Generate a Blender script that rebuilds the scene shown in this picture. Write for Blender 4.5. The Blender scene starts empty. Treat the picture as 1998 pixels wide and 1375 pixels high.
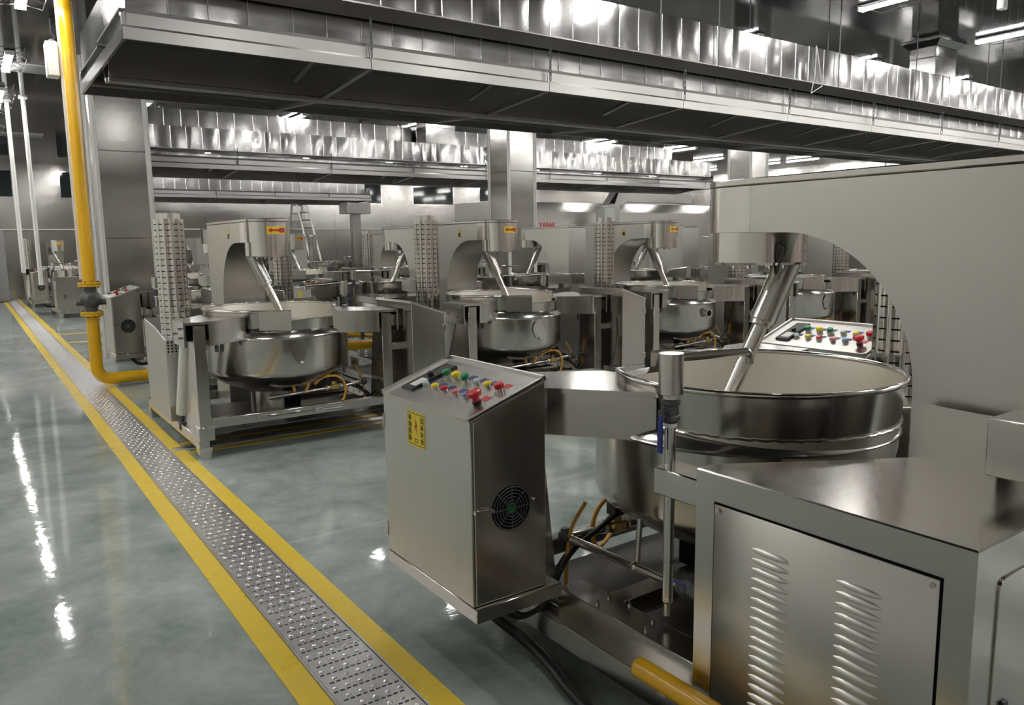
import bpy, bmesh, math, random
from mathutils import Vector, Matrix
random.seed(7)
S = bpy.context.scene
COL = S.collection
PI = math.pi

# ------------------------------------------------------------------ camera
cam_d = bpy.data.cameras.new('camera')
cam_d.sensor_width = 36.0
cam_d.lens = 36.0 * 1510.0 / 1998.0
cam_d.clip_start = 0.05
cam_d.clip_end = 200
cam = bpy.data.objects.new('camera', cam_d)
COL.objects.link(cam)
def _unit(v):
    return Vector(v).normalized()
_f = 1510.0
_vy = (-69 - 999, 486 - 687.5)
_wy = _unit((_vy[0], _vy[1], _f))
_v2y = 442 - 687.5
_v2x = -(_vy[1] * _v2y + _f * _f) / _vy[0]
_wx = _unit((_v2x, _v2y, _f))
_wz = _wx.cross(_wy)
right = Vector((_wx[0], _wy[0], _wz[0]))
down = Vector((_wx[1], _wy[1], _wz[1]))
fwd = Vector((_wx[2], _wy[2], _wz[2]))
M = Matrix((right, -down, -fwd)).transposed().to_4x4()
M.translation = Vector((0, 0, 1.6))
cam.matrix_world = M
S.camera = cam

# ------------------------------------------------------------------ world, exposure
S.view_settings.view_transform = 'Standard'
S.view_settings.look = 'None'
S.view_settings.gamma = 1.0
S.view_settings.use_curve_mapping = False
S.view_settings.exposure = 0.3
w = bpy.data.worlds.new('world')
S.world = w
w.use_nodes = True
w.node_tree.nodes['Background'].inputs[0].default_value = (0.5, 0.52, 0.55, 1)
w.node_tree.nodes['Background'].inputs[1].default_value = 0.02
S.cycles.use_denoising = True
S.cycles.max_bounces = 10
S.cycles.glossy_bounces = 7
S.cycles.diffuse_bounces = 4
S.cycles.sample_clamp_indirect = 6.0
S.cycles.caustics_reflective = True
LAMP = 72.0

# ------------------------------------------------------------------ materials
def mat(name, col, rough=0.5, metal=0.0, spec=0.5, emit=None, estr=0.0):
    m = bpy.data.materials.new(name)
    m.use_nodes = True
    b = m.node_tree.nodes['Principled BSDF']
    b.inputs['Base Color'].default_value = (*col, 1)
    b.inputs['Roughness'].default_value = rough
    b.inputs['Metallic'].default_value = metal
    b.inputs['Specular IOR Level'].default_value = spec
    if emit:
        b.inputs['Emission Color'].default_value = (*emit, 1)
        b.inputs['Emission Strength'].default_value = estr
    return m

def nodes(m):
    return m.node_tree.nodes, m.node_tree.links, m.node_tree.nodes['Principled BSDF']

def noise_rough(m, scale, lo, hi, vec=(1, 1, 1), bump=0.0, bscale=None, bvec=(1, 1, 1)):
    n, l, b = nodes(m)
    tc = n.new('ShaderNodeTexCoord')
    mp = n.new('ShaderNodeMapping')
    mp.inputs['Scale'].default_value = vec
    l.new(tc.outputs['Object'], mp.inputs[0])
    t = n.new('ShaderNodeTexNoise')
    t.inputs['Scale'].default_value = scale
    t.inputs['Detail'].default_value = 3
    l.new(mp.outputs[0], t.inputs['Vector'])
    r = n.new('ShaderNodeMapRange')
    r.inputs['From Min'].default_value = 0.3
    r.inputs['From Max'].default_value = 0.7
    r.inputs['To Min'].default_value = lo
    r.inputs['To Max'].default_value = hi
    l.new(t.outputs['Fac'], r.inputs[0])
    l.new(r.outputs[0], b.inputs['Roughness'])
    if bump:
        mp2 = n.new('ShaderNodeMapping')
        mp2.inputs['Scale'].default_value = bvec
        l.new(tc.outputs['Object'], mp2.inputs[0])
        t2 = n.new('ShaderNodeTexNoise')
        t2.inputs['Scale'].default_value = bscale
        t2.inputs['Detail'].default_value = 2
        l.new(mp2.outputs[0], t2.inputs['Vector'])
        bp = n.new('ShaderNodeBump')
        bp.inputs['Strength'].default_value = bump
        bp.inputs['Distance'].default_value = 0.01
        l.new(t2.outputs['Fac'], bp.inputs['Height'])
        l.new(bp.outputs[0], b.inputs['Normal'])

STEEL = mat('brushed_steel', (0.58, 0.555, 0.525), 0.3, 1.0)
noise_rough(STEEL, 1.5, 0.17, 0.23)
PANEL = mat('satin_steel_sheet', (0.56, 0.545, 0.52), 0.4, 1.0)
noise_rough(PANEL, 1.5, 0.30, 0.36)
BOWL = mat('satin_bowl_steel', (0.86, 0.83, 0.76), 0.42, 1.0)
POLISH = mat('polished_steel', (0.66, 0.64, 0.61), 0.14, 1.0)
noise_rough(POLISH, 3, 0.11, 0.16)
WALLST = mat('wall_steel_sheet', (0.44, 0.425, 0.41), 0.24, 1.0)
noise_rough(WALLST, 1.2, 0.17, 0.22, bump=0.10, bscale=1.2, bvec=(0.08, 0.08, 5))
FOILT = mat('foil_seam_tape_lit', (0.8, 0.79, 0.78), 0.25, 1.0)  # same foil, coloured brighter for the light caught on seam ridges
FOIL = mat('aluminium_foil', (0.33, 0.326, 0.322), 0.15, 1.0)
noise_rough(FOIL, 3, 0.17, 0.24)
HOODST = mat('hood_steel', (0.37, 0.362, 0.35), 0.26, 1.0)
noise_rough(HOODST, 1.0, 0.29, 0.36)
HOODIN = mat('hood_inner_sheet', (0.13, 0.127, 0.122), 0.45, 1.0)  # hood steel with a darker colour for the unlit hood inside
GRATE = mat('stamped_drain_steel', (0.74, 0.73, 0.73), 0.35, 1.0)
noise_rough(GRATE, 2, 0.3, 0.4)
WHITE = mat('white_paint', (0.74, 0.74, 0.72), 0.4)
YELLOW = mat('gas_yellow_enamel', (0.72, 0.40, 0.008), 0.22)
YLINE = mat('yellow_floor_paint', (0.74, 0.53, 0.045), 0.35)
SIGNY = mat('sign_yellow', (0.80, 0.62, 0.02), 0.4)
BLACK = mat('black_rubber', (0.012, 0.012, 0.012), 0.45)
VOID = mat('dark_opening', (0.006, 0.006, 0.006), 0.9, 0, 0.1)
DKIRON = mat('cast_iron', (0.10, 0.105, 0.11), 0.5, 0.6)
BRASS = mat('brass', (0.62, 0.46, 0.20), 0.3, 1.0)
HOSE = mat('orange_hose', (0.78, 0.40, 0.06), 0.4)
BLUE = mat('blue_plastic', (0.015, 0.03, 0.22), 0.35)
NAVY = mat('navy_tag', (0.03, 0.035, 0.16), 0.4)
RED = mat('red_plastic', (0.55, 0.02, 0.03), 0.3)
PINK = mat('pink_lens', (0.70, 0.20, 0.20), 0.3)
GREEN = mat('green_plastic', (0.01, 0.20, 0.07), 0.3)
YBTN = mat('yellow_plastic', (0.85, 0.70, 0.02), 0.3)
CLEAR = mat('clear_lens', (0.55, 0.68, 0.66), 0.15)
SKYB = mat('blue_lens', (0.16, 0.30, 0.62), 0.25)
REDINK = mat('red_ink', (0.50, 0.02, 0.015), 0.5)
BLKINK = mat('black_ink', (0.015, 0.012, 0.01), 0.5)
DIFFUSER = mat('lamp_diffuser', (0.9, 0.9, 0.9), 0.5, emit=(1.0, 0.985, 0.95), estr=LAMP)
GLASSD = mat('dark_window_glass', (0.02, 0.028, 0.03), 0.06)
PINKW = mat('cream_wall_panel', (0.80, 0.64, 0.60), 0.5)
GREYCAB = mat('grey_cabinet_paint', (0.22, 0.22, 0.22), 0.35)

# floor: green-grey epoxy, glossy, with worn clouds and pale casting joints
FLOOR = mat('epoxy_floor', (0.16, 0.19, 0.18), 0.25, 0.0, 0.14)
PALEW = mat('pale_wall_panel', (0.70, 0.69, 0.65), 0.45)
n, l, b = nodes(FLOOR)
tc = n.new('ShaderNodeTexCoord')
t1 = n.new('ShaderNodeTexNoise'); t1.inputs['Scale'].default_value = 1.5; t1.inputs['Detail'].default_value = 10; t1.inputs['Roughness'].default_value = 0.68; t1.inputs['Distortion'].default_value = 0.3
l.new(tc.outputs['Object'], t1.inputs['Vector'])
cr = n.new('ShaderNodeValToRGB')
cr.color_ramp.elements[0].position = 0.33; cr.color_ramp.elements[0].color = (0.175, 0.21, 0.197, 1)
cr.color_ramp.elements[1].position = 0.72; cr.color_ramp.elements[1].color = (0.45, 0.495, 0.465, 1)
l.new(t1.outputs['Fac'], cr.inputs[0])
sx = n.new('ShaderNodeSeparateXYZ'); l.new(tc.outputs['Object'], sx.inputs[0])
prev = cr.outputs[0]
t3 = n.new('ShaderNodeTexNoise'); t3.inputs['Scale'].default_value = 3.0; t3.inputs['Detail'].default_value = 4
l.new(tc.outputs['Object'], t3.inputs['Vector'])
for yy in (4.0, 20.87, 12.9):
    a = n.new('ShaderNodeMath'); a.operation = 'SUBTRACT'; l.new(sx.outputs['Y'], a.inputs[0]); a.inputs[1].default_value = yy + 0.01
    wob = n.new('ShaderNodeMath'); wob.operation = 'MULTIPLY_ADD'; l.new(t3.outputs['Fac'], wob.inputs[0]); wob.inputs[1].default_value = 0.05; l.new(a.outputs[0], wob.inputs[2])
    ab = n.new('ShaderNodeMath'); ab.operation = 'ABSOLUTE'; l.new(wob.outputs[0], ab.inputs[0])
    lt = n.new('ShaderNodeMapRange'); lt.inputs['From Min'].default_value = 0.004; lt.inputs['From Max'].default_value = 0.03; lt.inputs['To Min'].default_value = 0.6; lt.inputs['To Max'].default_value = 0
    l.new(ab.outputs[0], lt.inputs[0])
    gt = n.new('ShaderNodeMath'); gt.operation = 'GREATER_THAN'; l.new(sx.outputs['X'], gt.inputs[0]); gt.inputs[1].default_value = -20 if yy > 20 else 1.2
    ml = n.new('ShaderNodeMath'); ml.operation = 'MULTIPLY'; l.new(lt.outputs[0], ml.inputs[0]); l.new(gt.outputs[0], ml.inputs[1])
    brk = n.new('ShaderNodeMath'); brk.operation = 'MULTIPLY'; l.new(ml.outputs[0], brk.inputs[0]); l.new(t3.outputs['Fac'], brk.inputs[1])
    mx = n.new('ShaderNodeMix'); mx.data_type = 'RGBA'; l.new(brk.outputs[0], mx.inputs[0]); l.new(prev, mx.inputs[6]); mx.inputs[7].default_value = (0.5, 0.54, 0.5, 1)
    prev = mx.outputs[2]
l.new(prev, b.inputs['Base Color'])
t2 = n.new('ShaderNodeTexNoise'); t2.inputs['Scale'].default_value = 2.2; t2.inputs['Detail'].default_value = 5
l.new(tc.outputs['Object'], t2.inputs['Vector'])
r2 = n.new('ShaderNodeMapRange'); r2.inputs['From Min'].default_value = 0.3; r2.inputs['From Max'].default_value = 0.7; r2.inputs['To Min'].default_value = 0.025; r2.inputs['To Max'].default_value = 0.07
l.new(t2.outputs['Fac'], r2.inputs[0]); l.new(r2.outputs[0], b.inputs['Roughness'])
t4 = n.new('ShaderNodeTexNoise'); t4.inputs['Scale'].default_value = 9.0; t4.inputs['Detail'].default_value = 4
l.new(tc.outputs['Object'], t4.inputs['Vector'])
bp = n.new('ShaderNodeBump'); bp.inputs['Strength'].default_value = 0.06; bp.inputs['Distance'].default_value = 0.012
l.new(t4.outputs['Fac'], bp.inputs['Height']); l.new(bp.outputs[0], b.inputs['Normal'])
noise_rough(YLINE, 7, 0.25, 0.45, bump=0.15, bscale=12)

# ceiling: dark gloss sheets with fine joints
CEIL = mat('dark_gloss_ceiling', (0.024, 0.023, 0.025), 0.07, 0.0, 0.15)
n, l, b = nodes(CEIL)
tc = n.new('ShaderNodeTexCoord')
bk = n.new('ShaderNodeTexBrick'); bk.offset = 0.0
bk.inputs['Scale'].default_value = 1.0; bk.inputs['Brick Width'].default_value = 1.2; bk.inputs['Row Height'].default_value = 3.0; bk.inputs['Mortar Size'].default_value = 0.008
bk.inputs['Color1'].default_value = (0.024, 0.023, 0.025, 1); bk.inputs['Color2'].default_value = (0.029, 0.028, 0.03, 1); bk.inputs['Mortar'].default_value = (0.06, 0.06, 0.06, 1)
l.new(tc.outputs['Object'], bk.inputs['Vector']); l.new(bk.outputs['Color'], b.inputs['Base Color'])

# ------------------------------------------------------------------ mesh helpers
class Mesh:
    def __init__(s):
        s.bm = bmesh.new()
    def box(s, x0, x1, y0, y1, z0, z1, bev=0.0, mi=0, m=None):
        g = bmesh.ops.create_cube(s.bm, size=1.0)
        vs = g['verts']
        for v in vs:
            v.co = Vector((x0 + (v.co.x + .5) * (x1 - x0), y0 + (v.co.y + .5) * (y1 - y0), z0 + (v.co.z + .5) * (z1 - z0)))
        fs = list({f for v in vs for f in v.link_faces})
        for f in fs:
            f.material_index = mi
        if m is not None:
            for v in vs:
                v.co = m @ v.co
        if bev:
            es = list({e for v in vs for e in v.link_edges})
            r = bmesh.ops.bevel(s.bm, geom=es, offset=bev, segments=1, affect='EDGES', profile=0.5)
            for f in r['faces']:
                f.material_index = mi
        return s
    def prism(s, pts, axis, a, b, bev=0.0, mi=0):
        # pts: 2D polygon in the two remaining axes (in x,y,z order)
        def P(p, t):
            if axis == 'x': return Vector((t, p[0], p[1]))
            if axis == 'y': return Vector((p[0], t, p[1]))
            return Vector((p[0], p[1], t))
        va = [s.bm.verts.new(P(p, a)) for p in pts]
        vb = [s.bm.verts.new(P(p, b)) for p in pts]
        fs = [s.bm.faces.new(va), s.bm.faces.new(vb)]
        k = len(pts)
        for i in range(k):
            fs.append(s.bm.faces.new((va[i], va[(i + 1) % k], vb[(i + 1) % k], vb[i])))
        bmesh.ops.recalc_face_normals(s.bm, faces=fs)
        for f in fs: f.material_index = mi
        if bev:
            es = list({e for e in fs[0].edges} | {e for e in fs[1].edges})
            bmesh.ops.bevel(s.bm, geom=es, offset=bev, segments=1, affect='EDGES', profile=0.5)
        return s
    def lathe(s, prof, n=48, c=(0, 0), mi=0, a0=0.0, a1=2 * PI):
        full = abs(a1 - a0 - 2 * PI) < 1e-6
        cols = n if full else n + 1
        rings = []
        for r, z in prof:
            if r < 1e-6:
                rings.append([s.bm.verts.new((c[0], c[1], z))])
            else:
                rings.append([s.bm.verts.new((c[0] + r * math.cos(a0 + (a1 - a0) * i / n), c[1] + r * math.sin(a0 + (a1 - a0) * i / n), z)) for i in range(cols)])
        for A, Bq in zip(rings, rings[1:]):
            for i in range(n):
                j = (i + 1) % cols
                if len(A) == 1 and len(Bq) == 1: continue
                if len(A) == 1: f = s.bm.faces.new((A[0], Bq[j], Bq[i]))
                elif len(Bq) == 1: f = s.bm.faces.new((A[i], A[j], Bq[0]))
                else: f = s.bm.faces.new((A[i], A[j], Bq[j], Bq[i]))
                f.material_index = mi
        return s
    def tube(s, path, r, n=12, caps=True, mi=0):
        pts = [Vector(p) for p in path]
        rr = r if isinstance(r, (list, tuple)) else [r] * len(pts)
        d0 = (pts[1] - pts[0]).normalized()
        up = Vector((0, 0, 1)) if abs(d0.z) < 0.9 else Vector((1, 0, 0))
        nx = d0.cross(up).normalized()
        rings = []
        for i, p in enumerate(pts):
            if i == 0: d = (pts[1] - pts[0])
            elif i == len(pts) - 1: d = (pts[-1] - pts[-2])
            else: d = (pts[i + 1] - pts[i]).normalized() + (pts[i] - pts[i - 1]).normalized()
            d.normalize()
            nx = (nx - d * nx.dot(d)).normalized()
            ny = d.cross(nx)
            rings.append([s.bm.verts.new(p + (nx * math.cos(2 * PI * k / n) + ny * math.sin(2 * PI * k / n)) * rr[i]) for k in range(n)])
        for A, Bq in zip(rings, rings[1:]):
            for k in range(n):
                f = s.bm.faces.new((A[k], A[(k + 1) % n], Bq[(k + 1) % n], Bq[k])); f.material_index = mi
        if caps:
            f = s.bm.faces.new(rings[0][::-1]); f.material_index = mi
            f = s.bm.faces.new(rings[-1]); f.material_index = mi
        return s
    def cyl(s, p0, p1, r, n=24, mi=0):
        return s.tube([p0, p1], r, n, True, mi)
    def poly(s, pts, mi=0):
        f = s.bm.faces.new([s.bm.verts.new(p) for p in pts]); f.material_index = mi
        return s
    def ball(s, c, r, sc=(1, 1, 1), u=16, v=10, mi=0):
        g = bmesh.ops.create_uvsphere(s.bm, u_segments=u, v_segments=v, radius=r)
        for q in g['verts']:
            q.co = Vector((q.co.x * sc[0], q.co.y * sc[1], q.co.z * sc[2])) + Vector(c)
        for f in {f for q in g['verts'] for f in q.link_faces}: f.material_index = mi
        return s
    def done(s, name, mats, parent=None, smooth=38, label=None, **tags):
        me = bpy.data.meshes.new(name)
        bmesh.ops.recalc_face_normals(s.bm, faces=s.bm.faces[:])
        s.bm.to_mesh(me); s.bm.free()
        for m in (mats if isinstance(mats, (list, tuple)) else [mats]):
            me.materials.append(m)
        if smooth:
            me.polygons.foreach_set('use_smooth', [True] * len(me.polygons))
            me.set_sharp_from_angle(angle=math.radians(smooth))
        o = bpy.data.objects.new(name, me)
        COL.objects.link(o)
        if parent: o.parent = parent
        if label: o['label'] = label
        for k, v in tags.items(): o[k] = v
        return o

def fillet(path, r, seg=6):
    P = [Vector(p) for p in path]
    out = [P[0]]
    for i in range(1, len(P) - 1):
        a = (P[i - 1] - P[i]); b2 = (P[i + 1] - P[i])
        rr = min(r, a.length * .49, b2.length * .49)
        p0 = P[i] + a.normalized() * rr; p1 = P[i] + b2.normalized() * rr
        for k in range(seg + 1):
            t = k / seg
            out.append(p0 * (1 - t) ** 2 + P[i] * 2 * t * (1 - t) + p1 * t * t)
    out.append(P[-1])
    return out

def spline(pts, seg=8):
    P = [Vector(p) for p in pts]
    P = [P[0] * 2 - P[1]] + P + [P[-1] * 2 - P[-2]]
    out = []
    for i in range(1, len(P) - 2):
        for k in range(seg):
            t = k / seg
            a, b2, c, d = P[i - 1], P[i], P[i + 1], P[i + 2]
            out.append(0.5 * ((2 * b2) + (c - a) * t + (2 * a - 5 * b2 + 4 * c - d) * t * t + (3 * b2 - a - 3 * c + d) * t ** 3))
    out.append(P[-2])
    return out

def thing(name, label, cat, loc=(0, 0, 0), rz=0.0, group=None):
    o = bpy.data.objects.new(name, None)
    o.empty_display_size = 0.1
    COL.objects.link(o)
    o.location = loc; o.rotation_euler = (0, 0, rz)
    o['label'] = label; o['category'] = cat
    if group: o['group'] = group
    return o

def tag(o, label, cat, group=None, kind=None):
    o['label'] = label; o['category'] = cat
    if group: o['group'] = group
    if kind: o['kind'] = kind
    return o

def kids(o):
    return CH.get(o.name, [])
CH = {}
def copy_tree(o, parent=None, skip=()):
    c = o.copy()
    COL.objects.link(c)
    if parent is not None: c.parent = parent
    for k in [x for x in o.children]:
        if k.name.split('.')[0] in skip: continue
        copy_tree(k, c, skip)
    return c

def text_mesh(body, size, mtl, parent, mx, name='lettering', depth=0.0006, bold=0.0):
    cu = bpy.data.curves.new('txt', 'FONT')
    cu.body = body; cu.size = size; cu.align_x = 'CENTER'; cu.align_y = 'CENTER'
    cu.extrude = depth; cu.offset = bold
    ob = bpy.data.objects.new('txt', cu)
    COL.objects.link(ob)
    dg = bpy.context.evaluated_depsgraph_get()
    me = bpy.data.meshes.new_from_object(ob.evaluated_get(dg))
    bpy.data.objects.remove(ob)
    me.transform(mx)
    me.materials.clear(); me.materials.append(mtl)
    me.name = name
    o = bpy.data.objects.new(name, me)
    COL.objects.link(o)
    o.parent = parent
    return o

def frame_mx(origin, xaxis, yaxis):
    x = Vector(xaxis).normalized(); y = Vector(yaxis).normalized(); z = x.cross(y)
    m = Matrix((x, y, z)).transposed().to_4x4()
    m.translation = Vector(origin)
    return m

# ------------------------------------------------------------------ room shell
X0, X1, Y0, Y1, ZC = -2.6, 26.0, -4.5, 29.3, 4.25
def struct(o):
    o['kind'] = 'structure'
    return o
struct(Mesh().box(X0 - .2, X1 + .2, Y0 - .2, Y1 + .2, -0.2, 0).done('floor', FLOOR))
struct(Mesh().box(X0 - .2, X1 + .2, Y0 - .2, Y1 + .2, ZC, ZC + .2).done('ceiling', CEIL))
WINX = [(-0.55, 1.43), (2.68, 4.6), (5.9, 7.8), (9.1, 11.0), (12.2, 14.1), (15.5, 17.5), (18.8, 20.7)]
def wall_sheets(name, axis, at, a, b, out, wins=(), mtl=None):
    """clad wall: a backing slab with separate sheets and narrow reveals between them, window openings left free"""
    mb = Mesh()
    zb, zt = 3.17, 4.06
    def bx(s0, s1, z0, z1, d0, d1):
        lo, hi = (at + out * d0, at + out * d1) if out > 0 else (at + out * d1, at + out * d0)
        if axis == 'y': mb.box(s0, s1, lo, hi, z0, z1, 0.002 if d1 > 0 else 0)
        else: mb.box(lo, hi, s0, s1, z0, z1, 0.002 if d1 > 0 else 0)
    bx(a, b, 0, ZC, -0.2, -0.06)
    x = a
    while x < b - 0.01:
        x2 = min(x + 1.22, b)
        bx(x + .004, x2 - .004, 0.0, 2.14, -0.06, 0.0)
        bx(x + .004, x2 - .004, 2.15, zb, -0.06, 0.0)
        segs = [(x + .004, x2 - .004)]
        for (w0, w1) in wins:
            ns = []
            for (p, q) in segs:
                if w1 <= p or w0 >= q: ns.append((p, q)); continue
                if w0 > p + .02: ns.append((p, w0))
                if w1 < q - .02: ns.append((w1, q))
            segs = ns
        for (p, q) in segs:
            bx(p, q, zb + .004, zt, -0.06, 0.0)
        bx(x + .004, x2 - .004, zt + .004, ZC, -0.06, 0.0)
        x = x2
    return struct(mb.done(name, mtl or WALLST))
wall_sheets('wall_back', 'y', Y1, X0, X1, -1, WINX)
wall_sheets('wall_left', 'x', X0, Y0, Y1, 1, (), PALEW)
wall_sheets('wall_right', 'x', X1, Y0, Y1, -1)
for i, (a, b_) in enumerate(WINX):
    w_ = struct(Mesh().box(a + .04, b_ - .04, Y1 + .02, Y1 + .04, 3.21, 4.02).done('window_%d' % (i + 1), GLASSD))
    mb = Mesh()
    mb.box(a, b_, Y1 - .01, Y1 + .05, 3.174, 3.214).box(a, b_, Y1 - .01, Y1 + .05, 4.016, 4.056)
    mb.box(a, a + .04, Y1 - .01, Y1 + .05, 3.214, 4.016).box(b_ - .04, b_, Y1 - .01, Y1 + .05, 3.214, 4.016)
    mb.done('window_frame', POLISH, w_)
# wall behind the photographer: unseen, cream strips spaced to streak the reflections, steel sheets above
mb = Mesh()
mb.box(X0, X1, Y0 - .2, Y0 - .06, 0, ZC, mi=1).box(X0, X1, Y0 - .06, Y0, 2.3, ZC, mi=1)
x_ = X0
while x_ < X1 - .2:
    wd = (.55, .22, .38)[int(x_ * 7) % 3]
    mb.box(x_ + .06, min(x_ + wd, X1), Y0 - .06, Y0, 0, 2.29, mi=0)
    x_ += wd + .62
struct(mb.done('wall_front', [PINKW, WALLST]))
# long pipe rail across the back wall
o = Mesh().cyl((X0, Y1 - .05, 2.19), (16.2, Y1 - .05, 2.19), 0.022, 8).done('wall_pipe', WHITE)
tag(o, 'thin white pipe running level across the steel back wall', 'pipe')

# ------------------------------------------------------------------ steel-clad columns
def column(x0, x1, y0, y1, label):
    t = thing('clad_column', label, 'column', ((x0 + x1) / 2, (y0 + y1) / 2, 0))
    cx, cy = (x0 + x1) / 2, (y0 + y1) / 2
    a, b_ = (x1 - x0) / 2, (y1 - y0) / 2
    mb = Mesh()
    for (z0, z1) in ((0, 1.72), (1.724, 2.9), (2.904, ZC)):
        mb.box(-a, a, -b_, b_, z0, z1, 0.003)
    mb.done('cladding', WALLST, t)
    for sx_, sy_ in ((1, -1), (-1, -1), (1, 1), (-1, 1)):
        mb = Mesh()
        mb.box(sx_ * a - .035, sx_ * a + .035, sy_ * (b_ + .003) - .003, sy_ * (b_ + .003) + .003, 0, ZC)
        mb.box(sx_ * (a + .003) - .003, sx_ * (a + .003) + .003, sy_ * b_ - .035, sy_ * b_ + .035, 0, ZC)
        mb.done('corner_guard', WHITE, t)
    return t
column(1.56, 2.22, 12.0, 12.63, 'broad steel-clad column just right of the tall yellow gas riser')
column(8.36, 8.96, 12.0, 12.65, 'steel-clad column with white corner strips in mid-room, rising behind the second mixer head')
column(15.3, 15.9, 12.0, 12.65, 'steel-clad column far right, mostly hidden by the big near mixer')
column(22.2, 22.8, 12.0, 12.65, 'steel-clad column furthest right above the near mixer arm')

# ------------------------------------------------------------------ ceiling lamps
def lamp_proto(first):
    t = thing('strip_light', '', 'ceiling light', first, 0, 'linear ceiling lights')
    mb = Mesh()
    mb.box(-.03, .03, -.62, .62, -.055, -.02)
    mb.done('diffuser', DIFFUSER, t)
    mb = Mesh()
    mb.box(-.055, .055, -.63, .63, -.02, 0.0, 0.002)
    mb.box(-.055, .055, -.64, -.625, -.06, 0.0).box(-.055, .055, .625, .64, -.06, 0.0)
    mb.done('housing', WHITE, t)
    mb = Mesh()
    for s_ in (-1, 1):
        p = [(s_ * .055, -.62, -.01), (s_ * .2, -.5, -.07), (s_ * .2, .5, -.07), (s_ * .055, .62, -.01)]
        mb.tube(p, 0.006, 6)
        for yy in (-.25, 0, .25):
            mb.tube([(s_ * .055, yy, -.012), (s_ * .2, yy, -.07)], 0.004, 6)
    mb.done('wire_guard', POLISH, t)
    return t
LX = [-1.7, 0.74, 3.0, 5.9, 8.75, 11.55, 14.4, 17.5, 20.5, 23.5]  # leftmost row added out of view to brighten the left wall
LY = [-3.7, -1.4, 1.1, 4.75, 7.4, 9.7, 13.4, 16.3, 17.8, 20.6, 23.4, 26.4]  # first two rows added unseen behind the camera to light the near side
lp = None
for i, lx in enumerate(LX):
    for j, ly in enumerate(LY):
        if (i < 2 and ly < 4) or (i == 2 and 6 < ly < 15): continue
        if lp is None:
            lp = o = lamp_proto((lx, ly, ZC - .012))
        else:
            o = copy_tree(lp); o.location = (lx, ly, ZC - .012)
        if i == 1: o['label'] = 'white strip light in the ceiling row above the left walkway'
        elif ly < 6 and lx > 7: o['label'] = 'lit strip light with wire guard on the dark ceiling, above the near foil duct or added unseen behind the camera'
        else: o['label'] = 'lit strip light on the dark ceiling between and beyond the hoods, or added out of view'

# ------------------------------------------------------------------ ceiling vents, drop conduits
def vent(x, y, label):
    t = thing('ceiling_vent', label, 'vent', (x, y, ZC))
    mb = Mesh()
    mb.box(-.42, .42, -.3, -.26, -.02, 0).box(-.42, .42, .26, .3, -.02, 0).box(-.42, -.38, -.26, .26, -.02, 0).box(.38, .42, -.26, .26, -.02, 0)
    mb.done('frame', GREYCAB, t)
    mb = Mesh()
    for k in range(8):
        mb.box(-.38, .38, -.25 + k * .065, -.215 + k * .065, -.016, -.004)
    mb.done('slats', GREYCAB, t)
    Mesh().box(-.38, .38, -.26, .26, -.003, 0).done('backing', VOID, t)
vent(1.18, 13.9, 'slatted ceiling vent above the walkway, nearer the camera')
vent(1.35, 22.0, 'slatted ceiling vent above the walkway, further away')
for (x, y, zb, lab) in ((1.09, 16.6, .93, 'thick white conduit dropping from the ceiling left of the yellow riser'),
                        (.86, 17.05, 1.15, 'white conduit dropping from the ceiling at the left picture edge')):
    t = thing('drop_conduit', lab, 'conduit', (x, y, zb))
    Mesh().cyl((0, 0, 0), (0, 0, ZC - zb - .03), .036, 12).done('tube', WHITE, t)
    Mesh().cyl((0, 0, ZC - zb - .03), (0, 0, ZC - zb), .07, 16).done('ceiling_rose', WHITE, t)

# ------------------------------------------------------------------ extraction hoods and foil ducts
def foil_face(mb, x0, x1, z0, z1, y, out, pitch, amp, top=None, rnd=None):
    """upright foil-wrapped face at y, bulging panel by panel; out=-1 faces -y"""
    rnd = rnd or random.Random(int(x0 * 100 + y * 77 + z0 * 31))
    n_ = max(1, int(round((x1 - x0) / pitch)))
    xs = [x0 + (x1 - x0) * k / n_ for k in range(n_ + 1)]
    for k in range(1, n_): xs[k] += rnd.uniform(-.12, .12) * pitch
    NX, NZ = 5, 6
    for k in range(n_):
        a = rnd.uniform(.15, 1.0) * amp * rnd.choice((1, 1, -0.7, .5))
        tw = rnd.uniform(-1, 1) * amp * .8
        tz = rnd.uniform(-1, 1) * amp * .6
        dent = rnd.random() < .12
        dx, dz, da = rnd.uniform(.2, .8), rnd.uniform(.2, .8), rnd.uniform(1.0, 2.2) * amp
        g = []
        for i in range(NX + 1):
            row = []
            for j in range(NZ + 1):
                u_, v_ = i / NX, j / NZ
                d = a * math.sin(PI * u_) * (0.6 + .4 * math.sin(PI * v_)) + tw * math.sin(PI * u_) * (u_ - .5) * 2 + tz * math.sin(PI * u_) * (v_ - .5)
                if dent: d -= da * math.exp(-(((u_ - dx) / .22) ** 2 + ((v_ - dz) / .3) ** 2)) * math.sin(PI * u_)
                row.append(mb.bm.verts.new((xs[k] + (xs[k + 1] - xs[k]) * u_, y + out * d, z0 + (z1 - z0) * v_)))
            g.append(row)
        for i in range(NX):
            for j in range(NZ):
                mb.bm.faces.new((g[i][j], g[i + 1][j], g[i + 1][j + 1], g[i][j + 1]))
    for k in range(1, n_):   # standing seam tape
        mb.tube([(xs[k], y + out * .001, z0), (xs[k] + rnd.uniform(-.004, .004), y + out * .002, (z0 + z1) / 2), (xs[k], y + out * .001, z1)], .0055, 8, True, 1)

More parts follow.
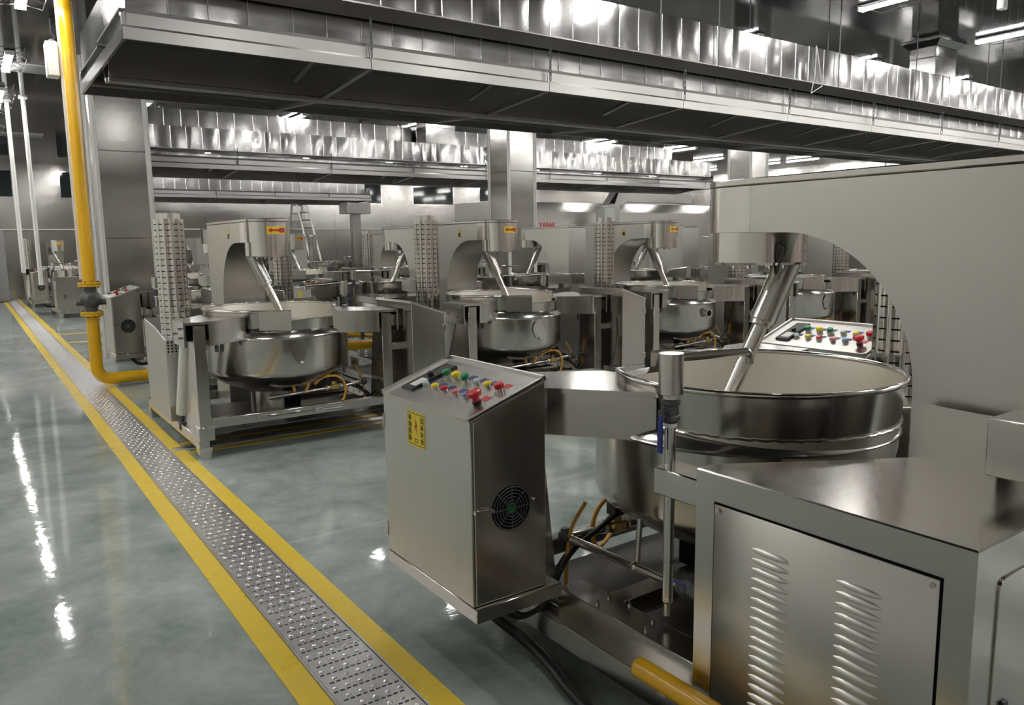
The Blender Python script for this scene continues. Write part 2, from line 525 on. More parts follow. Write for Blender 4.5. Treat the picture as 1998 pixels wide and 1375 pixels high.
def foil_duct(name, label, x0, x1, y0, y1, z0, z1, pitch, amp=.012):
    t = thing(name, label, 'duct', (x0, y0, z0))
    mb = Mesh()
    foil_face(mb, 0, x1 - x0, 0, z1 - z0, 0, -1, pitch, amp)
    mb.poly([(0, 0, z1 - z0), (x1 - x0, 0, z1 - z0), (x1 - x0, y1 - y0, z1 - z0), (0, y1 - y0, z1 - z0)])
    mb.poly([(0, y1 - y0, 0), (x1 - x0, y1 - y0, 0), (x1 - x0, y1 - y0, z1 - z0), (0, y1 - y0, z1 - z0)])
    mb.poly([(0, 0, 0), (0, y1 - y0, 0), (0, y1 - y0, z1 - z0), (0, 0, z1 - z0)])
    mb.poly([(x1 - x0, 0, 0), (x1 - x0, y1 - y0, 0), (x1 - x0, y1 - y0, z1 - z0), (x1 - x0, 0, z1 - z0)])
    mb.done('foil_jacket', [FOIL, FOILT], t, 60)
    mb = Mesh()
    mb.box(0, x1 - x0, 0.0, y1 - y0, -.012, 0)
    mb.done('bottom_sheet', HOODST, t)
    return t

def hood(label, x0, x1, y0, y1, zb, sect, ribs=True, jacket=True, ztop=3.52):
    t = thing('extraction_hood', label, 'hood', (x0, y0, zb))
    L, D = x1 - x0, y1 - y0
    # lip: folded sheet along the front, back and ends
    prof = [(0, 0), (0, .075), (.03, .095), (.03, .17), (.10, .185), (.10, .165), (.05, .15), (.05, .085), (.02, .07), (.02, .0)]
    mb = Mesh()
    k = 0.0
    while k < L - .05:
        k2 = min(k + sect, L)
        mb.prism([(p[0], p[1]) for p in prof], 'x', k + .003, k2 - .003)
        k = k2
    mb.done('front_lip', HOODST, t, 30)
    mb = Mesh()
    mb.prism([(D - p[0], p[1]) for p in prof], 'x', 0, L)
    mb.done('back_lip', HOODST, t, 30)
    for xe, sg in ((0, 1), (L, -1)):
        mb = Mesh()
        mb.box(min(xe, xe + sg * .02), max(xe, xe + sg * .02), 0.02, D - .02, 0, .09)
        # buckled foil-bright end cheek
        N, K = 14, 7
        g = [[mb.bm.verts.new((xe + sg * (.03 + .012 * math.sin(3.1 * i) * math.sin(PI * j / K) + .02 * math.sin(PI * i / N) * math.sin(PI * j / K)), .02 + (D - .04) * i / N, .09 + (.42 if sg > 0 else .3) * j / K)) for j in range(K + 1)] for i in range(N + 1)]
        for i in range(N):
            for j in range(K): mb.bm.faces.new((g[i][j], g[i + 1][j], g[i + 1][j + 1], g[i][j + 1]))
        mb.done('end_cheek', FOIL, t, 50)
    # soffit: shallow tray, split by joints
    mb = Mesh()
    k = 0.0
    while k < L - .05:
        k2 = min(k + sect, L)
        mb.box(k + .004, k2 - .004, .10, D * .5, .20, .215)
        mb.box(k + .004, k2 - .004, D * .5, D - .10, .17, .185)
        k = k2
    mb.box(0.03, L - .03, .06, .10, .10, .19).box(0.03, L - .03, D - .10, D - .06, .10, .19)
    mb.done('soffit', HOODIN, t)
    mb = Mesh()
    mb.box(.05, L - .05, D * .5 - .09, D * .5 - .045, -.09, -.05, .004).box(.05, L - .05, D * .5 + .045, D * .5 + .09, -.075, -.035, .004)
    mb.box(.05, L - .05, D * .5 - .12, D * .5 - .10, -.05, .2).box(.05, L - .05, D * .5 + .10, D * .5 + .12, -.05, .18)
    mb.done('drip_channel', HOODST, t)
    if ribs:
        k = sect
        while k < L - .1:
            mb = Mesh()
            for (ya, za, yb, zb_) in ((.03, .03, D * .5 - .06, -.045), (D * .5 + .06, -.045, D - .03, .03)):
                mb.prism([(ya, za), (yb, zb_), (yb, zb_ - .03), (ya, za - .03)], 'x', k - .022, k + .022)
            mb.done('cross_rib', HOODST, t)
            mb = Mesh()
            mb.prism([(.25, .19), (D * .5 - .2, .06), (D * .5 - .2, .03), (.25, .16)], 'x', k - .30, k - .26)
            mb.done('brace', HOODST, t)
            mb = Mesh()
            for q in range(5):
                mb.tube([(k + .012 * math.cos(a_ / 8 * 2 * PI) * (q % 2), .0 + .012 * math.cos(a_ / 8 * 2 * PI) * (1 - q % 2) - .015, .12 + q * .055 + .038 * math.sin(a_ / 8 * 2 * PI)) for a_ in range(9)], .004, 5)
            mb.done('hanger_chain', DKIRON, t)
            k += sect
    if jacket:
        mb = Mesh()
        foil_face(mb, .08, L - .05, .185, ztop - zb, .36, -1, .29, .004)
        mb.poly([(.08, .36, ztop - zb), (L - .05, .36, ztop - zb), (L - .05, D - .3, ztop - zb), (.08, D - .3, ztop - zb)])
        mb.poly([(.08, .10, .187), (L - .05, .10, .187), (L - .05, .36, .187), (.08, .36, .187)])
        mb.poly([(.08, .34, .187), (.08, D - .3, .187), (.08, D - .3, ztop - zb), (.08, .34, ztop - zb)])
        mb.poly([(.08, D - .3, .187), (L - .05, D - .3, .187), (L - .05, D - .3, ztop - zb), (.08, D - .3, ztop - zb)])
        mb.done('foil_jacket', [FOIL, FOILT], t, 60)
        mb = Mesh()   # foam sealant bead along the jacket foot
        rnd = random.Random(3)
        path, rad = [], []
        k = .1
        while k < L - .1:
            path.append((k, .325 + rnd.uniform(-.006, .006), .195 + rnd.uniform(-.008, .006))); rad.append(rnd.uniform(.006, .017)); k += .045
        mb.tube(path, rad, 6)
        mb.done('sealant_bead', WHITE, t)
    return t

hood('long steel extraction hood overhead in the foreground, over the nearer kettle row', .96, 17.0, 5.70, 7.92, 2.93, 1.735)
foil_duct('exhaust_duct', 'big foil-wrapped exhaust duct running above the front lip of the foreground hood', 1.15, 18.0, 5.66, 6.02, 3.40, 3.785, .27)
hood('second steel extraction hood, behind the clad columns', 2.35, 16.6, 14.2, 16.4, 2.92, 1.735, ztop=3.22)
foil_duct('exhaust_duct', 'foil-wrapped duct with dented bright panels above the second hood', 2.45, 16.5, 14.25, 14.7, 3.25, 3.61, .27, .02)
foil_duct('exhaust_duct', 'upper row of regular foil panels behind the dented duct', 2.4, 15.6, 14.80, 15.3, 3.55, 3.98, .31, .006)
hood('farthest bright steel hood, ending left of the mid-room column', 4.1, 10.25, 22.0, 24.2, 2.88, 1.6, ztop=3.42)
for o in list(bpy.data.objects):
    if o.get('label', '').startswith(('farthest bright', 'upper row of')):
        for xx in (.6, 3.0, 5.6):
            Mesh().cyl((xx, .45, .4), (xx, .45, ZC - o.location.z), .008, 8).done('hanger', DKIRON, o)
# chimneys from the ducts to the ceiling
def chimney(x0, x1, y0, y1, z0, label):
    t = thing('duct_riser', label, 'duct', ((x0 + x1) / 2, (y0 + y1) / 2, z0))
    a, b_, h = (x1 - x0) / 2, (y1 - y0) / 2, ZC - z0
    mb = Mesh()
    mb.box(-a, a, -b_, b_, 0, h * .5, .004).box(-a, a, -b_, b_, h * .5 + .004, h - .05, .004)
    mb.done('foil_jacket', FOIL, t)
    mb = Mesh()
    lo = [(-a - .01, -b_ - .01), (a + .01, -b_ - .01), (a + .01, b_ + .01), (-a - .01, b_ + .01)]
    hi = [(-a - .09, -b_ - .09), (a + .09, -b_ - .09), (a + .09, b_ + .09), (-a - .09, b_ + .09)]
    for k in range(4):
        q = (k + 1) % 4
        mb.poly([(*lo[k], h - .09), (*lo[q], h - .09), (*hi[q], h - .02), (*hi[k], h - .02)])
        mb.poly([(*hi[k], h - .02), (*hi[q], h - .02), (*hi[q], h), (*hi[k], h)])
    mb.done('ceiling_flange', FOIL, t)
chimney(11.04, 11.6, 5.66, 6.02, 3.785, 'foil-wrapped chimney rising from the near duct to the ceiling')
chimney(7.9, 8.6, 14.27, 14.68, 3.615, 'dented foil chimney on top of the duct over the second hood')
# hanger rods of the near duct
rod0 = None
for (x, y) in ((5.75, 5.63), (6.6, 5.63), (7.62, 6.05), (8.75, 5.63), (9.15, 6.05), (10.5, 5.63), (12.9, 5.63), (13.4, 6.05)):
    if rod0 is None:
        rod0 = o = Mesh().cyl((0, 0, -.87), (0, 0, 0), .006, 8).done('hanger_rod', DKIRON)
        o.location = (x, y, ZC)
    else:
        o = rod0.copy(); COL.objects.link(o); o.location = (x, y, ZC)
    tag(o, 'thin hanger rod between the dark ceiling and the near foil duct', 'rod', 'duct hanger rods')
o = Mesh().tube([(0, 0, .42), (-.02, -.012, .1), (-.09, -.016, -.12), (.12, -.016, -.02), (.02, -.012, .32), (0.0, 0, .42)], .007, 6).done('loose_strap', WHITE)
o.location = (8.30, 5.64, 3.38)
tag(o, 'loose pale strap looped over the near foil duct', 'strap')

# ------------------------------------------------------------------ kettle mixer (local frame: kettle axis at origin, head towards -y, control box on +x)
def make_mixer():
    t = thing('kettle_mixer', '', 'cooking mixer')
    # --- base frame
    mb = Mesh()
    mb.box(.77, .85, -.66, 1.30, .09, .18, .004).box(-.80, -.72, -.66, 1.30, .09, .18, .004)
    mb.box(-.72, .77, -.66, -.60, .237, .31, .004).box(-.72, .77, 1.22, 1.30, .10, .18, .004).box(-.72, .77, .50, .58, .10, .17, .004)
    mb.done('base_frame', STEEL, t)
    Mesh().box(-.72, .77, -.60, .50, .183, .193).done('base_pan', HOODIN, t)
    for (x, y) in ((.805, -.62), (-.755, -.62), (.805, 1.26), (-.755, 1.26)):
        mb = Mesh()
        g = bmesh.ops.create_cube(mb.bm, size=1)
        for v in g['verts']:
            k = .05 if v.co.z > 0 else .034
            v.co = Vector((x + (k if v.co.x > 0 else -k), y + (k if v.co.y > 0 else -k), .10 if v.co.z > 0 else 0.0))
        mb.done('foot', STEEL, t)
    # slotted strip and pull rod along the front beam
    mb = Mesh()
    mb.box(-.35, .35, -.675, -.66, .262, .287, .002).cyl((-.34, -.685, .274), (.33, -.685, .274), .007, 8).box(.10, .16, -.70, -.66, .257, .292, .002)
    mb.done('pull_rod', POLISH, t)
    # --- posts carrying the tilting arms
    for sx_ in (-1, 1):
        xo = -.79 if sx_ < 0 else .72
        mb = Mesh()
        mb.box(xo, xo + .09, -.67, -.57, .16, 1.02, .004)
        mb.prism([(-.57, .16), (-.12, .16), (-.22, .30), (-.46, .92), (-.57, .92)] if sx_ < 0 else [(-.57, .16), (-.37, .16), (-.37, .30), (-.46, .92), (-.57, .92)], 'x', xo + .012, xo + .078, .002)
        mb.box(xo - .012, xo + .102, -.69, -.53, .155, .26, .003)
        mb.done('support_post', STEEL, t)
    # --- tilting arms (folded channel, open towards the post)
    for s_ in (-1, 1):
        def q(p): return (p[0] * s_, p[1])
        top = [q(p) for p in ((-.86, -.70), (-.66, -.70), (-.36, -.50), (-.348, -.416), (-.423, -.338), (-.484, -.242), (-.525, -.13), (-.541, -.02), (-.60, -.09), (-.79, -.34), (-.86, -.34))]
        mb = Mesh()
        mb.prism(top, 'z', 1.03, 1.05)
        mb.prism([q(p) for p in ((-.86, -.70), (-.86, -.34), (-.845, -.34), (-.845, -.70))], 'z', .87, 1.03)
        mb.prism([q(p) for p in ((-.86, -.36), (-.80, -.36), (-.605, -.105), (-.545, -.03), (-.545, -.01), (-.60, -.08), (-.79, -.34), (-.86, -.34))], 'z', .87, 1.03)
        mb.prism([q(p) for p in ((-.685, -.70), (-.66, -.70), (-.36, -.50), (-.36, -.48), (-.67, -.68), (-.685, -.60))], 'z', .87, 1.03)
        mb.prism([q(p) for p in ((-.67, -.66), (-.37, -.48), (-.36, -.42), (-.43, -.34), (-.49, -.245), (-.54, -.07), (-.68, -.28))], 'z', .87, .88)
        arm = mb.done('tilt_arm', STEEL, t)
        Mesh().prism([q(p) for p in ((-.843, -.565), (-.69, -.565), (-.69, -.56), (-.843, -.56))], 'z', .90, 1.029).done('end_gap_shade', VOID, arm)  # black sheet put in for the shade inside the hollow arm
        for (yb, zb) in ((-.60, .93), (-.42, .95), (-.60, 1.0)):
            mb = Mesh()
            xw = -.86 * s_
            mb.cyl((xw, yb, zb), (xw - .006 * s_, yb, zb), .016, 16).cyl((xw - .006 * s_, yb, zb), (xw - .02 * s_, yb, zb), .010, 6)
            mb.done('bolt', POLISH, arm)
        for xq in (-.60, -.56) if s_ < 0 else (.60,):
            mb = Mesh(); mb.box(xq - .012, xq + .012, -.56, -.54, .80, .87, .002).cyl((xq, -.565, .83), (xq, -.535, .83), .014, 10)
            mb.done('limit_switch', DKIRON, arm)
    # --- kettle
    by = -.075
    mb = Mesh()
    mb.lathe([(.535, .925), (.60, .885), (.605, .875), (.60, .865), (.585, .86), (.585, .60), (.578, .575), (.56, .555), (.44, .475), (.30, .405), (.17, .375)], 96, (0, by))
    kt = mb.done('kettle_jacket', STEEL, t, 35)
    mb = Mesh()   # collar with a lowered pouring lip at the front, and the bowl inside
    n_ = 120
    def rimz(a):
        d = math.degrees(((a + PI / 2 + PI) % (2 * PI)) - PI)   # from the front, positive towards +x
        return 1.0 if -4 < d < 50 else 1.08
    ri = [(.548, None), (.530, .925)]
    outer_t, outer_b, inner_t, outer_i = [], [], [], []
    for i in range(n_):
        a = 2 * PI * i / n_
        z = rimz(a)
        outer_t.append(mb.bm.verts.new((.545 * math.cos(a), .545 * math.sin(a), z)))
        outer_b.append(mb.bm.verts.new((.530 * math.cos(a), .530 * math.sin(a), .922)))
        outer_i.append(mb.bm.verts.new((.5401 * math.cos(a), .5401 * math.sin(a), z)))
        inner_t.append(mb.bm.verts.new((.539 * math.cos(a), .539 * math.sin(a), z)))
    prof = [(.528, .93), (.527, .82), (.50, .70), (.43, .60), (.32, .535), (.16, .50), (0, .49)]
    rings = [inner_t]
    for r, z in prof:
        if r == 0: rings.append([mb.bm.verts.new((0, 0, z))])
        else: rings.append([mb.bm.verts.new((r * math.cos(2 * PI * i / n_), r * math.sin(2 * PI * i / n_), z)) for i in range(n_)])
    for i in range(n_):
        j = (i + 1) % n_
        for q4 in ((outer_b[i], outer_b[j], outer_t[j], outer_t[i]), (outer_t[i], outer_t[j], outer_i[j], outer_i[i])):
            mb.bm.faces.new(q4).material_index = 1
        for A, Bq in zip(rings, rings[1:]):
            if len(Bq) == 1: mb.bm.faces.new((A[i], A[j], Bq[0]))
            else: mb.bm.faces.new((A[i], A[j], Bq[j], Bq[i]))
    bowl = mb.done('kettle_bowl', [BOWL, STEEL], t, 35)
    mb = Mesh()
    a0, a1 = -PI / 2 + math.radians(50), 1.5 * PI - math.radians(27)
    mb.tube([(.545 * math.cos(a0 + (a1 - a0) * k / 100), .545 * math.sin(a0 + (a1 - a0) * k / 100), 1.08) for k in range(101)], .011, 10)
    mb.tube([(.545 * math.cos(a0), .545 * math.sin(a0), 1.085), (.548 * math.cos(a0), .548 * math.sin(a0), 1.0)], .012, 10)
    mb.done('rolled_rim', POLISH, bowl)
    mb = Mesh()   # weld bead under the collar
    mb.tube([(.535 * math.cos(2 * PI * k / 160), .535 * math.sin(2 * PI * k / 160), .924 + .002 * math.sin(k * 2.3)) for k in range(161)], .005, 6, False)
    mb.done('weld_bead', POLISH, kt)
    mb = Mesh()   # pouring spout: sheet tray in front of the low lip
    A0, A1 = -PI / 2 - math.radians(4), -PI / 2 + math.radians(50)
    mb.lathe([(.540, .994), (.606, 1.012), (.610, 1.008), (.602, .925)], 24, (0, 0), 0, A0, A1)
    pe = Vector((.545 * math.cos(a1), .545 * math.sin(a1), 0)); pf = Vector((-.03, -.612, 0))
    nn_ = Vector((0, 0, 1)).cross(pf - pe).normalized() * .004
    mb.prism([(pe - nn_)[:2], (pf - nn_)[:2], (pf + nn_)[:2], (pe + nn_)[:2]], 'z', .925, 1.085, .0015)
    mb.tube([(pe.x, pe.y, 1.083), (pf.x, pf.y, 1.083)], .006, 8)
    mb.prism([pe[:2], pf[:2], (-.03, -.54), (-.14, -.527)], 'z', .994, 1.0)
    mb.done('pouring_spout', STEEL, t)
    Mesh().lathe([(.0, .39), (.185, .39), (.185, .205), (.175, .205), (.175, .195), (0, .195)], 48, (-.04, by)).done('burner_skirt', STEEL, t)
    mb = Mesh(); mb.box(.0, .13, by - .193, by - .1, .215, .345)
    mb.done('burner_opening', VOID, t)
    mb = Mesh()   # leaf-shaped inspection plate
    N = 24
    pl = []
    for k in range(N):
        a = 2 * PI * k / N
        r = 1.0 + .35 * max(0, math.cos(a - PI * .5)) ** 6 + .45 * max(0, math.cos(a + PI * .5)) ** 6
        x, z = .062 * r * math.cos(a), .068 * r * math.sin(a)
        pl.append((x, z))
    va = []
    for off in (.590, .600):
        va.append([mb.bm.verts.new((off * math.sin(p[0] / .59), by - off * math.cos(p[0] / .59), .765 + p[1])) for p in pl])
    mb.bm.faces.new(va[1])
    for k in range(N): mb.bm.faces.new((va[0][k], va[0][(k + 1) % N], va[1][(k + 1) % N], va[1][k]))
    mb.ball((.012, by - .602, .67), .016)
    mb.done('inspection_plate', POLISH, t, 30)
    # --- C shaped mixing arm and head
    prof = [(1.17, .115), (1.17, 1.79), (.0, 1.79), (.0, 1.625)]
    prof += [(.25 + .48 * math.sin(k / 20 * PI / 2), 1.12 + .5 * math.cos(k / 20 * PI / 2)) for k in range(21)]
    prof += [(.73, .115)]
    mb = Mesh()
    mb.prism(prof, 'x', -.19, .19)
    half = [(.19 * math.cos(PI + PI * k / 24), .19 * math.sin(PI + PI * k / 24)) for k in range(25)]
    armo = mb.done('mixing_arm', PANEL, t, 25)
    mb = Mesh()
    mb.prism([(p_[0] * 1.003, p_[1] * 1.003) for p_ in half] + [(.1905, .10), (-.1905, .10)], 'z', 1.623, 1.79)
    mb.done('head_shell', POLISH, armo, 25)
    lidp = [(.193 * math.cos(PI + PI * k / 24), .193 * math.sin(PI + PI * k / 24)) for k in range(25)] + [(.193, 1.173), (-.193, 1.173)]
    mb = Mesh(); mb.prism(lidp, 'z', 1.793, 1.818, .004)
    mb.done('top_lid', STEEL, armo)
    mb = Mesh()
    mb.lathe([(0, 1.622), (.178, 1.622), (.178, 1.51), (.165, 1.50), (0, 1.50)], 64)
    hd = mb.done('gear_head', POLISH, t, 30)
    for k in range(8):
        a = 2 * PI * k / 8 + .3
        Mesh().cyl((.10 * math.cos(a), .10 * math.sin(a), 1.50), (.10 * math.cos(a), .10 * math.sin(a), 1.485), .008, 6).done('head_bolt', POLISH, hd)
    o = Mesh().tube(spline([(.1, .165, 1.58), (.115, .20, 1.56), (.105, .175, 1.52), (.08, .14, 1.47), (.06, .12, 1.50)]), .005, 6).done('sensor_cable', BLACK, hd)
    # curved direction sign
    def curved(name, r, a0_, a1_, z0, z1, mtl, parent, th=.0012):
        m_ = Mesh(); K = 14
        A = [[m_.bm.verts.new(((r + d) * math.cos(a0_ + (a1_ - a0_) * k / K), (r + d) * math.sin(a0_ + (a1_ - a0_) * k / K), z)) for k in range(K + 1)] for d, z in ((0, z0), (th, z0), (th, z1), (0, z1))]
        for k in range(K):
            for u_ in range(4):
                m_.bm.faces.new((A[u_][k], A[u_][k + 1], A[(u_ + 1) % 4][k + 1], A[(u_ + 1) % 4][k]))
        return m_.done(name, mtl, parent)
    sg = curved('direction_sign', .191, -PI / 2 - .27, -PI / 2 + .65, 1.69, 1.752, SIGNY, t)
    mb = Mesh()
    def onr(a_, z): return (.1932 * math.cos(a_), .1932 * math.sin(a_), z)
    zc = 1.721; b0 = -PI / 2 - .22; b1 = -PI / 2 + .59
    def strip(aa, ab, h0, h1, K=6):
        for k in range(K):
            p, q_ = aa + (ab - aa) * k / K, aa + (ab - aa) * (k + 1) / K
            hp, hq = h0 + (h1 - h0) * k / K, h0 + (h1 - h0) * (k + 1) / K
            mb.poly([onr(p, zc - hp), onr(q_, zc - hq), onr(q_, zc + hq), onr(p, zc + hp)])
    strip(b0, b0 + .16, .0006, .021)
    strip(b0 + .14, b0 + .46, .008, .008)
    strip(b0 + .44, b0 + .52, .008, .019)
    strip(b0 + .52, b1, .019, .019)
    mb.done('red_arrow', REDINK, sg)
    mb = Mesh(); mb.box(-.1915, -.19, .42, .475, 1.655, 1.735)
    st = mb.done('rating_plate', SIGNY, t)
    mb = Mesh(); mb.box(-.1925, -.1915, .425, .47, 1.658, 1.70)
    mb.done('printed_block', BLKINK, st)
    # --- stirring shaft
    p0, p1 = Vector((-.105, .055, 1.50)), Vector((.262, -.13, .55))
    d = (p1 - p0)
    mb = Mesh()
    mb.tube([p0 + d * .26, p1], .031, 20)
    mb.tube([p1, p1 + Vector((-.12, .10, -.015)), p1 + Vector((-.3, .2, .0))], .016, 10)
    sh = mb.done('stirring_shaft', POLISH, t)
    mb = Mesh()
    mb.tube([p0 - d * .02, p0 + d * .235, p0 + d * .24, p0 + d * .255], [.052, .052, .046, .046], 24)
    mb.done('shaft_sleeve', STEEL, sh)
    c0 = p0 + d * .33
    Mesh().cyl(c0 + Vector((.03, .02, 0)), c0 + Vector((.045, .03, .003)), .008, 8).done('clamp_screw', POLISH, sh)
    Mesh().cyl(c0 + Vector((-.03, -.02, 0)), c0 + Vector((-.045, -.03, -.003)), .008, 8).done('clamp_screw', POLISH, sh)
    # --- drive cabinet
    poly = [(.85, 1.233), (.85, .455), (.785, .455), (.27, .765), (.205, .765), (.205, 1.233)]
    mb = Mesh()
    mb.prism(poly, 'z', .115, .937, .004)
    cab = mb.done('drive_cabinet', STEEL, t, 30)
    def louvre_panel(parent):
        m_ = Mesh()
        m_.box(.8495, .8515, .524, 1.166, .125, .853)
        m_.done('panel_gap', VOID, parent)
        m_ = Mesh()
        m_.box(.851, .856, .529, 1.161, .13, .848, .0015)
        for y0 in (.662, .916):
            for k in range(22):
                z = .757 - k * .0285
                K = 6
                A = []
                for j in range(K + 1):
                    yy = y0 + .118 * j / K
                    e = math.sin(PI * min(max(j / K, .0), 1)) ** .35 if 0 < j < K else 0
                    A.append([m_.bm.verts.new((.856 + dx * e, yy, z + dz * (.3 + .7 * e))) for dx, dz in ((0.0, .010), (.0045, .006), (.0085, -.002), (.0075, -.007), (0.0, -.0075))])
                for j in range(K):
                    for q_ in range(4):
                        m_.bm.faces.new((A[j][q_], A[j + 1][q_], A[j + 1][q_ + 1], A[j][q_ + 1]))
        p_ = m_.done('louvred_panel', PANEL, parent, 50)
        for (yy, zz) in ((.542, .832), (1.147, .832), (.542, .145), (1.147, .145)):
            pass
        return p_
    pan = louvre_panel(cab)
    for (yy, zz) in ((.543, .832), (1.147, .832), (.543, .147), (1.147, .147)):
        Mesh().cyl((.856, yy, zz), (.859, yy, zz), .007, 12).done('panel_screw', POLISH, cab)
    mb = Mesh()
    rp = []
    for (cx_, cz_, a_) in ((.72, .82, 0), (.28, .82, 90), (.28, .16, 180), (.72, .16, 270)):
        for k in range(5):
            an = math.radians(a_ + 90 * k / 4); rp.append((cx_ + .025 * math.cos(an), cz_ + .025 * math.sin(an)))
    mb.prism(rp, 'y', 1.233, 1.238, .001)
    sd = mb.done('side_door', STEEL, cab)
    mb = Mesh(); mb.box(.675, .70, 1.238, 1.246, .46, .54, .002)
    mb.done('door_lock', BLACK, cab)
    mb = Mesh()   # splash plate with a rounded corner
    sp = [(.765, .937), (1.01, .937), (1.01, 1.10)] + [(.805 - .04 * math.sin(PI / 2 * k / 6), 1.065 + .04 * math.cos(PI / 2 * k / 6)) for k in range(7)]
    mb.prism(sp, 'x', .245, .252)
    mb.done('splash_plate', PANEL, t)
    mb = Mesh(); mb.box(.25, .49, 1.078, 1.6, 1.0, 1.148, .004)
    mb.box(.19, .26, 1.09, 1.4, 1.02, 1.12)
    mb.done('motor_box', STEEL, t)
    # --- bracket and water pipe
    mb = Mesh(); mb.box(.74, .85, .28, .457, .815, .90, .004)
    mb.done('pipe_bracket', STEEL, t)
    wx, wy = .80, .30
    mb = Mesh()
    mb.cyl((wx, wy, .46), (wx, wy, 1.03), .0175, 20)
    mb.ball((wx, wy, .455), .0185)
    wp = mb.done('water_pipe', POLISH, t)
    mb = Mesh(); mb.cyl((wx, wy, 1.128), (wx, wy, 1.255), .0385, 32)
    mb.cyl((wx, wy, 1.12), (wx, wy, 1.13), .02, 16)
    mb.done('pipe_sleeve', STEEL, wp)
    mb = Mesh()
    mb.tube(fillet([(wx - .01, wy, 1.24), (wx - .37, wy, 1.225), (wx - .375, wy, 1.185)], .03), .015, 16)
    mb.done('filling_spout', POLISH, wp)
    mb = Mesh()
    mb.lathe([(0, 1.032), (.021, 1.032), (.021, 1.04), (.029, 1.045), (.029, 1.058), (.024, 1.062), (.027, 1.075), (.024, 1.09), (.030, 1.095), (.030, 1.108), (.021, 1.112), (.021, 1.122), (0, 1.122)], 8, (wx, wy))
    mb.cyl((wx, wy, 1.075), (wx + .05, wy + .005, 1.075), .010, 12)
    mb.done('ball_valve', DKIRON, wp)
    Mesh().lathe([(0, 1.024), (.022, 1.024), (.022, 1.036), (0, 1.036)], 16, (wx, wy)).done('sealing_tape', WHITE, wp)
    Mesh().lathe([(0, 1.112), (.023, 1.112), (.023, 1.124), (0, 1.124)], 16, (wx, wy)).done('sealing_tape', WHITE, wp)
    mb = Mesh(); mb.box(wx + .042, wx + .047, wy - .008, wy + .008, 1.035, 1.082, .001)
    mb.box(wx + .040, wx + .048, wy - .011, wy + .011, .945, 1.045, .003)
    mb.done('blue_lever', BLUE, wp, label='blue valve lever')
    # --- control box
    ya, yb_, xa, xb = -.90, -.23, .885, 1.205
    mb = Mesh()
    mb.prism([(xa, .33), (xb - .012, .33), (xb - .012, .995), (xa, 1.105)], 'y', ya, yb_, .003)
    mb.box(xa - .06, xb, ya - .005, yb_ + .018, .275, .328, .003)
    cb = mb.done('control_box', STEEL, t)
    mb = Mesh(); mb.box(xb - .011, xb, ya, yb_ - .002, .33, 1.0, .003)
    mb.done('box_door', PANEL, cb)
    mb = Mesh()
    mb.box(xb - .012, xb - .0095, ya + .004, yb_ - .006, .335, .99)
    mb.done('door_gasket', BLACK, cb)
    # sloping panel
    A_ = Vector((xb + .004, 0, .998)); Bv = Vector((xa - .004, 0, 1.111))
    ex = (Bv - A_).normalized(); ez = Vector((ex.z, 0, -ex.x)); ez = -ez if ez.z < 0 else ez
    Lp = (Bv - A_).length
    mb = Mesh()
    PM = frame_mx((A_.x, yb_, A_.z), ex, (0, -1, 0))   # local: X up-slope, Y along -y (left in view), Z normal
    if (PM.to_3x3() @ Vector((0, 0, 1))).z < 0:
        PM = frame_mx((A_.x, ya, A_.z), ex, (0, 1, 0))
        flip = True
    else: flip = False
    Wp = yb_ - ya
    def pp(s_, tt, h=0.0):
        # s_: 0 far end (ya) .. 1 fan end (yb_); tt 0 low edge .. 1 high edge
        yl = (s_ if flip else 1 - s_) * Wp
        return PM @ Vector((tt * Lp, yl, h))
    def pbox(mb_, s0, s1, t0_, t1_, h0, h1, bev=0):
        y0_, y1_ = sorted(((s0 if flip else 1 - s0) * Wp, (s1 if flip else 1 - s1) * Wp))
        mb_.box(t0_ * Lp, t1_ * Lp, y0_, y1_, h0, h1, bev, 0, PM)
    pbox(mb, 0, 1, 0, 1, -.004, .004, .002)
    pbox(mb, 0, .016, 0, 1, .004, .012, .002); pbox(mb, .984, 1, 0, 1, .004, .008, .002); pbox(mb, 0, 1, .965, 1, .004, .012, .002)
    mb.done('sloping_panel', PANEL, cb)
    mb = Mesh(); pbox(mb, .125, .245, .17, .80, .004, .014, .002)
    mb.done('speed_controller', BLACK, cb)
    mb = Mesh(); pbox(mb, .15, .225, .24, .42, .014, .016); mb.done('controller_label', WHITE, cb)
    mb = Mesh(); mb.cyl(pp(.19, .5, .014), pp(.19, .5, .032), .013, 16); mb.done('dial', BLACK, cb)
    nrm = (PM.to_3x3() @ Vector((0, 0, 1))).normalized()
    def button(s_, tt, mtl, r=.015, h=.026, big=False):
        m_ = Mesh()
        p = pp(s_, tt, .004)
        m_.tube([p, p + nrm * .012], .0165, 20)
        bz = m_.done('button_bezel', POLISH if not big else BLACK, cb)
        m_ = Mesh()
        if big: m_.tube([p + nrm * .012, p + nrm * .03, p + nrm * .034, p + nrm * .048, p + nrm * .052], [.013, .015, .027, .029, .022], 24)
        else: m_.tube([p + nrm * .012, p + nrm * (h - .003), p + nrm * h], [r, r, r * .8], 20)
        return m_.done('emergency_stop' if big else 'push_button', mtl, cb)
    top = [(.295, GREEN, 1.15), (.405, YBTN, 1.1), (.505, GREEN, 1.1), (.625, CLEAR, .85), (.735, YBTN, .95), (.855, RED, 1.15)]
    low = [(.275, CLEAR, .85), (.385, YBTN, .95), (.49, RED, .95), (.615, PINK, .95), (.725, SKYB, .9)]
    for s_, m_, k in top: button(s_, .60, m_, .0165 * k, .03 if k > 1 else .022)
    for s_, m_, k in low: button(s_, .33, m_, .0165 * k, .022)
    button(.86, .29, RED, big=True)
